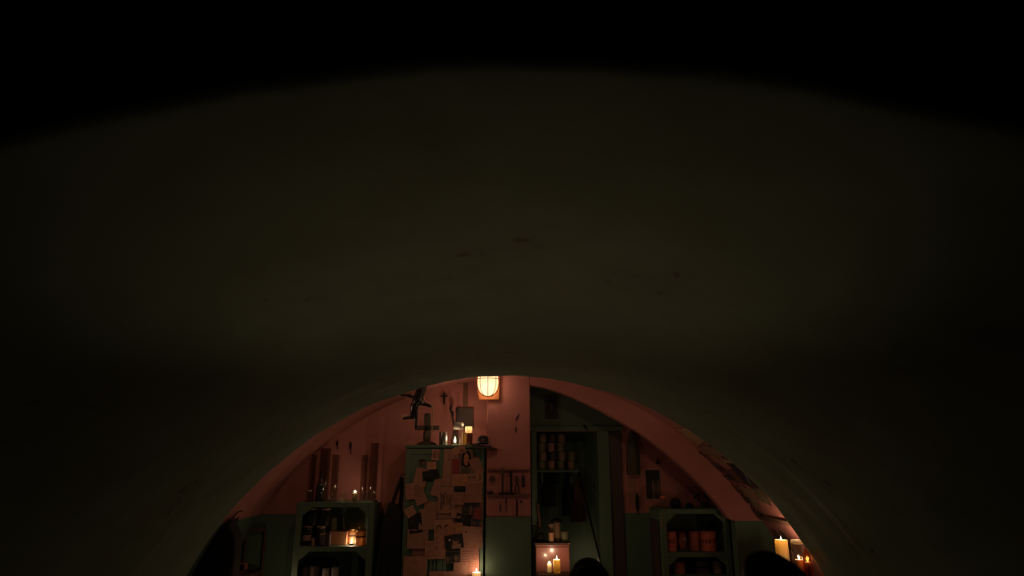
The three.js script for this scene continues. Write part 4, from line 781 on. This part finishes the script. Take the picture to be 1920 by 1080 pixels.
for (let i = 0; i < 2; i++) vaultScrap(i ? 'right one of two dark printed slips under the dado rail' : 'left one of two dark printed slips under the dado rail', 1.0, 0.82, -6.5 + i * 0.17, -6.4 + i * 0.17, std({ color: lin(0.07, 0.05, 0.03) }), 0.12, 'printed_slip');
['highest', 'second', 'third', 'fourth', 'fifth', 'lowest'].forEach((w, i) => { const y = 1.74 - i * 0.11; vaultScrap(`${w} of the dark shreds along the arch corner on the right vault`, y, y - 0.05 - 0.02 * (i % 2), -6.585, -6.5 + 0.03 * (i % 3), M.tinDark, 0.7, 'torn_shred', 0.03); });
{ // metal rod in front of the black sheet
  solo('metal_rod', tube([at(1394, 884, 5.86), at(1409, 909, 5.82)], 0.006, 4, 8), M.steel, 'thin pale metal rod across the black sheet on the right vault', 'rod');
}
const dR = 5.95, rY = 0.62;
{
  const a = at(1466, 1080, dR), t = thing('wall_ledge', 'dark wooden ledge carrying tall candles at the right side wall', 'ledge', [a.x - 0.02, 0, -5.9]);
  part('ledge_top', box(0.34, 0.03, 0.7, 0.02, rY - 0.015, 0, 0.005), M.wood, t);
  for (const z of [-0.3, 0.3]) part('leg', box(0.28, rY - 0.03, 0.03, 0.02, (rY - 0.03) / 2, z, 0.004), M.wood, t);
}
{ const p = at(1466.5, 1012, dR); candle('tallest thick yellow candle on the ledge at the right wall', [p.x - 0.01, rY, -dR], 0.054, p.y - rY, { power: 0.10, k: 1.7, dip: 0.03 }); }
{
  const d = 5.72, p = at(1490, 1012, d), t = thing('lantern_glass', 'tall glass lantern with a candle glowing low inside, right of the thick yellow candle', 'lantern', [p.x + 0.02, rY, -d]);
  part('glass_body', lathe([[0, 0.001], [0.05, 0.001], [0.052, p.y - rY - 0.02], [0.045, p.y - rY - 0.004], [0.038, p.y - rY - 0.002]], 32), M.glass, t);
  part('lantern_rim', lathe([[0.044, p.y - rY - 0.03], [0.054, p.y - rY - 0.028], [0.05, p.y - rY], [0.04, p.y - rY]], 32), M.waxWhite, t);
  candle('stubby candle burning inside the tall glass lantern', [p.x + 0.02, rY + 0.004, -d], 0.036, at(1490, 1050, d).y - rY, { power: 0.07, k: 1.3, dip: 0.012, mat: M.waxBrown });
}
{
  const d = 5.6, p = at(1511, 1022, d), t = thing('amber_bottle', 'amber bottle holding a small flame at the arch edge, rightmost on the ledge', 'bottle', [p.x, rY, -d]);
  part('bottle_body', lathe([[0, 0.001], [0.036, 0.001], [0.038, p.y - rY - 0.11], [0.03, p.y - rY - 0.06], [0.012, p.y - rY - 0.03], [0.012, p.y - rY]], 28), phys({ color: lin(0.85, 0.36, 0.1), roughness: 0.08, transmission: 1, thickness: 0 }), t);
  candle('small candle burning inside the amber bottle at the arch edge', [p.x, rY + 0.004, -d], 0.02, at(1511, 1055, d).y - rY, { power: 0.05, k: 1.2, dip: 0.008, mat: M.waxBrown });
}

// ---------------------------------------------------------------- low table with candles that lights the passage vault
{
  const t = thing('low_table', 'low wooden table with three candles just below the picture edge', 'table', [0.15, 0, -4.75]);
  part('table_top', metreUV(box(0.9, 0.035, 0.5, 0, 0.4, 0, 0.008)), M.wood, t);
  for (const [x, z] of [[-1, -1], [1, -1], [-1, 1], [1, 1]]) part('leg', box(0.045, 0.385, 0.045, x * 0.4, 0.1925, z * 0.2, 0.006), M.wood, t);
  for (const [dx, dz, label] of [[-0.3, 0, 'left one of three candles on the low table'], [0, 0.1, 'middle one of three candles on the low table'], [0.3, -0.05, 'right one of three candles on the low table']])
    candle(label, [0.15 + dx, 0.418, -4.75 + dz], 0.03, 0.14, { power: P_TABLE, k: 1.3, dip: 0.006 });
}

// ---------------------------------------------------------------- small bulbs strung on the room side of the arch lip
{
  const rb = RR - 0.062, names = [[-1.45, 'left one of three small bulbs strung behind the arch lip'], [-0.25, 'middle one of three small bulbs strung behind the arch lip'], [1.25, 'right one of three small bulbs strung behind the arch lip']];
  for (const [x, label] of names) {
    const a = Math.acos((x - CX) / rb), t = thing('string_bulb', label, 'bulb', [x, CY + rb * Math.sin(a), -5.575], 0, 'bulbs strung behind the arch');
    part('bulb_glass', new THREE.SphereGeometry(0.02, 20, 14), std({ color: 0x000000, emissive: lin(1, 0.7, 0.4), emissiveIntensity: 2 }), t).castShadow = false;
    part('bulb_socket', new THREE.CylinderGeometry(0.01, 0.012, 0.036, 14).translate(0, 0.034, 0), M.iron, t);
    const l = new THREE.PointLight(CANDLE, P_BULB); l.castShadow = true; l.shadow.radius = 0.8; l.name = 'bulb_light'; t.add(l);
  }
}
// ---------------------------------------------------------------- candles in open tins on a stool in the passage, throwing their light up to the vault
{
  const y0 = 0.42, z0 = -2.35;
  const k = thing('long_bench', 'long wooden bench carrying candle tins, below the picture edge', 'bench', [0.02, 0, z0]);
  part('bench_top', box(0.26, 0.03, 1.5, 0, y0 - 0.015, 0, 0.006), M.wood, k);
  for (const [x, z] of [[-1, -1], [1, -1], [-1, 1], [1, 1]]) part('leg', box(0.035, y0 - 0.03, 0.035, x * 0.1, (y0 - 0.03) / 2, z * 0.68, 0.004), M.wood, k);
  for (const [dx, dz, h, label] of [[-0.03, 0.55, 0.13, 'nearest of three tin lanterns on the long bench'], [0.04, 0, 0.135, 'middle one of three tin lanterns on the long bench'], [0.0, -0.6, 0.135, 'farthest of three tin lanterns on the long bench']]) {
    const t = thing('tin_lantern', label, 'lantern', [0.02 + dx, y0 + 0.001, z0 + dz], 0, 'tin lanterns on the long bench');
    part('tin_wall', lathe([[0, 0], [0.052, 0], [0.055, 0.004], [0.055, h], [0.053, h], [0.0515, 0.006], [0, 0.006]], 40), M.iron, t);
    part('wax_fill', new THREE.CylinderGeometry(0.05, 0.05, 0.03, 32).translate(0, 0.0215, 0), M.waxWhite, t);
    part('wick', new THREE.CylinderGeometry(0.0012, 0.0014, 0.012, 6).translate(0, 0.042, 0), M.wick, t);
    flame(t, 0, 0.044, 0, P_CAN, 1.3);
  }
}

// ---------------------------------------------------------------- seated people, seen only as the tops of their heads
function seatedPerson(label, pos, turn, seat, sit, lean, hairMat, topMat, hairR) {
  const t = thing('person', label, 'person', pos, turn);
  const hipY = seat + 0.12, neckY = seat + sit * 0.74, headY = seat + sit - 0.125, z = (y) => lean * (y - hipY);
  const V = (x, y, zz) => [x, y, zz];
  const sh = neckY - 0.06, bones = [
    [V(-0.07, hipY, 0), V(0.07, hipY, 0), 0.12, 0.12], [V(0, hipY, 0), V(0, hipY + 0.2, z(hipY + 0.2)), 0.125, 0.12, 1.15, 1, 0.9], [V(0, hipY + 0.2, z(hipY + 0.2)), V(0, sh - 0.05, z(sh)), 0.12, 0.125, 1.2, 1, 0.85],
    [V(-0.13, sh, z(sh)), V(0.13, sh, z(sh)), 0.065, 0.065], [V(0, sh, z(sh)), V(0, headY - 0.05, z(headY) + 0.01), 0.058, 0.052],
  ];
  for (const s of [-1, 1]) {
    bones.push([V(s * 0.175, sh - 0.01, z(sh)), V(s * 0.23, sh - 0.28, z(sh) + 0.03), 0.052, 0.042], [V(s * 0.23, sh - 0.28, z(sh) + 0.03), V(s * 0.13, seat + 0.2, 0.30), 0.04, 0.03],
      [V(s * 0.09, hipY, 0.02), V(s * 0.12, seat + 0.06, 0.44), 0.085, 0.06], [V(s * 0.12, seat + 0.05, 0.45), V(s * 0.12, 0.09, 0.42), 0.055, 0.036], [V(s * 0.12, 0.045, 0.38), V(s * 0.125, 0.035, 0.58), 0.04, 0.03]);
  }
  const body = blob(bones, [-0.4, -0.02, -0.35], [0.4, seat + sit + 0.02, 0.75], 0.012, 0.012);
  // head with brow, nose, lips, chin, ears and eye sockets
  const hz = z(headY) + 0.015, H = (x, y, zz) => V(x, headY + y, hz + zz);
  const head = blob([[H(0, 0.02, -0.015), H(0, 0.03, -0.01), 0.088, 0.09, 0.86, 1.1, 1.05], [H(0, -0.04, 0.03), H(0, -0.085, 0.05), 0.055, 0.03, 1.05, 1, 0.9], [H(0, 0.005, 0.085), H(0, -0.03, 0.108), 0.008, 0.014], [H(-0.018, -0.058, 0.085), H(0.018, -0.058, 0.085), 0.009, 0.009], [H(-0.015, -0.07, 0.083), H(0.015, -0.07, 0.083), 0.008, 0.008], [H(-0.035, 0.018, 0.075), H(0.035, 0.018, 0.075), 0.012, 0.012], [H(-0.08, 0, -0.01), H(-0.082, -0.02, -0.008), 0.014, 0.01, 0.5, 1.6, 1], [H(0.08, 0, -0.01), H(0.082, -0.02, -0.008), 0.014, 0.01, 0.5, 1.6, 1], [H(0, -0.06, 0.0), H(0, -0.14, -0.015), 0.05, 0.052]], [-0.13, headY - 0.17, hz - 0.14], [0.13, headY + 0.15, hz + 0.14], 0.0045, 0.006);
  const hands = [];
  for (const s of [-1, 1]) {
    const w = [s * 0.13, seat + 0.2, 0.30], b = [[w, [s * 0.11, seat + 0.175, 0.37], 0.027, 0.032, 1.1, 0.6, 1]];
    for (let i = 0; i < 4; i++) { const k = [s * (0.135 - i * 0.018), seat + 0.168, 0.385], l = [0.036, 0.042, 0.038, 0.028][i]; b.push([k, [k[0] - s * 0.003, k[1] - 0.012, k[2] + l], 0.0095, 0.0085], [[k[0] - s * 0.003, k[1] - 0.012, k[2] + l], [k[0] - s * 0.004, k[1] - 0.04, k[2] + l + 0.02], 0.0085, 0.007]); }
    b.push([[s * 0.10, seat + 0.175, 0.335], [s * 0.075, seat + 0.165, 0.375], 0.012, 0.008]);
    hands.push(blob(b, [s * 0.11 - 0.09, seat + 0.07, 0.27], [s * 0.11 + 0.09, seat + 0.25, 0.46], 0.004, 0.003));
  }
  part('body', BGU.mergeGeometries([body, head, ...hands]), M.skin, t);
  const shirt = bones.filter((b, i) => i < 4 || ((i - 5) % 5 === 0 || (i - 5) % 5 === 1)).map(([a, b, ra, rb, ...q]) => [a, b, ra + 0.014, rb + 0.012, ...q]);
  part('sweater', blob(shirt, [-0.4, seat - 0.06, -0.35], [0.4, neckY + 0.1, 0.45], 0.012, 0.014), topMat, t);
  const trousers = bones.filter((b, i) => i === 0 || (i >= 5 && ((i - 5) % 5 === 2 || (i - 5) % 5 === 3))).map(([a, b, ra, rb, ...q]) => [a, b, ra + 0.012, rb + 0.014, ...q]);
  part('trousers', blob(trousers, [-0.3, 0.02, -0.25], [0.3, seat + 0.25, 0.6], 0.012, 0.012), M.cloth, t);
  for (const s of [-1, 1]) part('shoe', blob([[V(s * 0.12, 0.05, 0.37), V(s * 0.125, 0.042, 0.6), 0.05, 0.042, 1, 1, 1], [V(s * 0.12, 0.08, 0.4), V(s * 0.12, 0.12, 0.41), 0.05, 0.05]], [s * 0.12 - 0.09, -0.01, 0.28], [s * 0.12 + 0.09, 0.2, 0.68], 0.01, 0.008), M.black, t);
  part('hair', blob(hairR(H), [-0.22, headY - 0.22, hz - 0.26], [0.22, headY + 0.2, hz + 0.18], 0.008, 0.012), hairMat, t);
  for (const s of [-1, 1]) { part('eye', new THREE.SphereGeometry(0.0115, 16, 12).translate(s * 0.031, headY - 0.002, hz + 0.079), std({ color: lin(0.5, 0.46, 0.42), roughness: 0.2 }), t); part('iris', new THREE.SphereGeometry(0.006, 12, 8).translate(s * 0.031, headY - 0.002, hz + 0.0865), std({ color: lin(0.02, 0.012, 0.008), roughness: 0.1 }), t); }
  return t;
}
function stool(label, x, z, h) {
  const t = thing('wooden_stool', label, 'stool', [x, 0, z]);
  part('seat', new THREE.CylinderGeometry(0.17, 0.165, 0.035, 32).translate(0, h - 0.0175, 0), M.wood, t);
  for (let i = 0; i < 4; i++) { const a = PI / 4 + i * PI / 2; part('leg', tube([[Math.cos(a) * 0.11, h - 0.03, Math.sin(a) * 0.11], [Math.cos(a) * 0.16, 0.012, Math.sin(a) * 0.16]], 0.016, 4, 8), M.wood, t); }
}
{
  const d = 2.6, p = at(1439, 1031, d);
  const seat = 0.44;
  stool('round wooden stool under the person at the right edge of the passage', p.x + 0.03, -d, seat);
  seatedPerson('person with bushy dark hair seen in left profile at the lower right of the picture', [p.x + 0.03, 0, -d], -PI / 2 - 0.25, seat, p.y - 0.012 - seat, 0.05, std({ color: lin(0.012, 0.006, 0.006), roughness: 0.7 }), std({ color: lin(0.03, 0.02, 0.02) }),
    (H) => [[H(0, 0.035, -0.02), H(0, 0.045, -0.012), 0.088, 0.086, 0.98, 1, 1.05], [H(0, 0.01, -0.07), H(0, -0.07, -0.15), 0.084, 0.08, 1.1, 1, 1], [H(0, 0.085, 0.03), H(0, 0.085, 0.045), 0.03, 0.024, 1.6, 1, 1], [H(-0.08, 0.0, -0.03), H(-0.085, -0.09, -0.06), 0.035, 0.04], [H(0.08, 0.0, -0.03), H(0.085, -0.09, -0.06), 0.035, 0.04]]);
}
{
  const d = 3.7, p = at(1097, 1044, d), seat = 0.32;
  stool('low wooden stool under the person facing the camera', p.x, -d, seat);
  seatedPerson('person with thick black hair facing the camera at the foot of the picture', [p.x, 0, -d], 0.1, seat, p.y - 0.012 - seat, 0.12, M.hair, M.cloth,
    (H) => [[H(0, 0.045, -0.02), H(0, 0.05, -0.01), 0.093, 0.093, 1.0, 1, 1.08], [H(-0.05, 0.075, 0.07), H(0.05, 0.07, 0.07), 0.032, 0.032], [H(-0.082, 0.03, 0.0), H(-0.09, -0.12, -0.02), 0.035, 0.04], [H(0.082, 0.03, 0.0), H(0.09, -0.12, -0.02), 0.035, 0.04], [H(0, 0.0, -0.09), H(0, -0.1, -0.09), 0.08, 0.08, 1.1, 1, 0.8]]);
}

renderer.render(scene, camera);
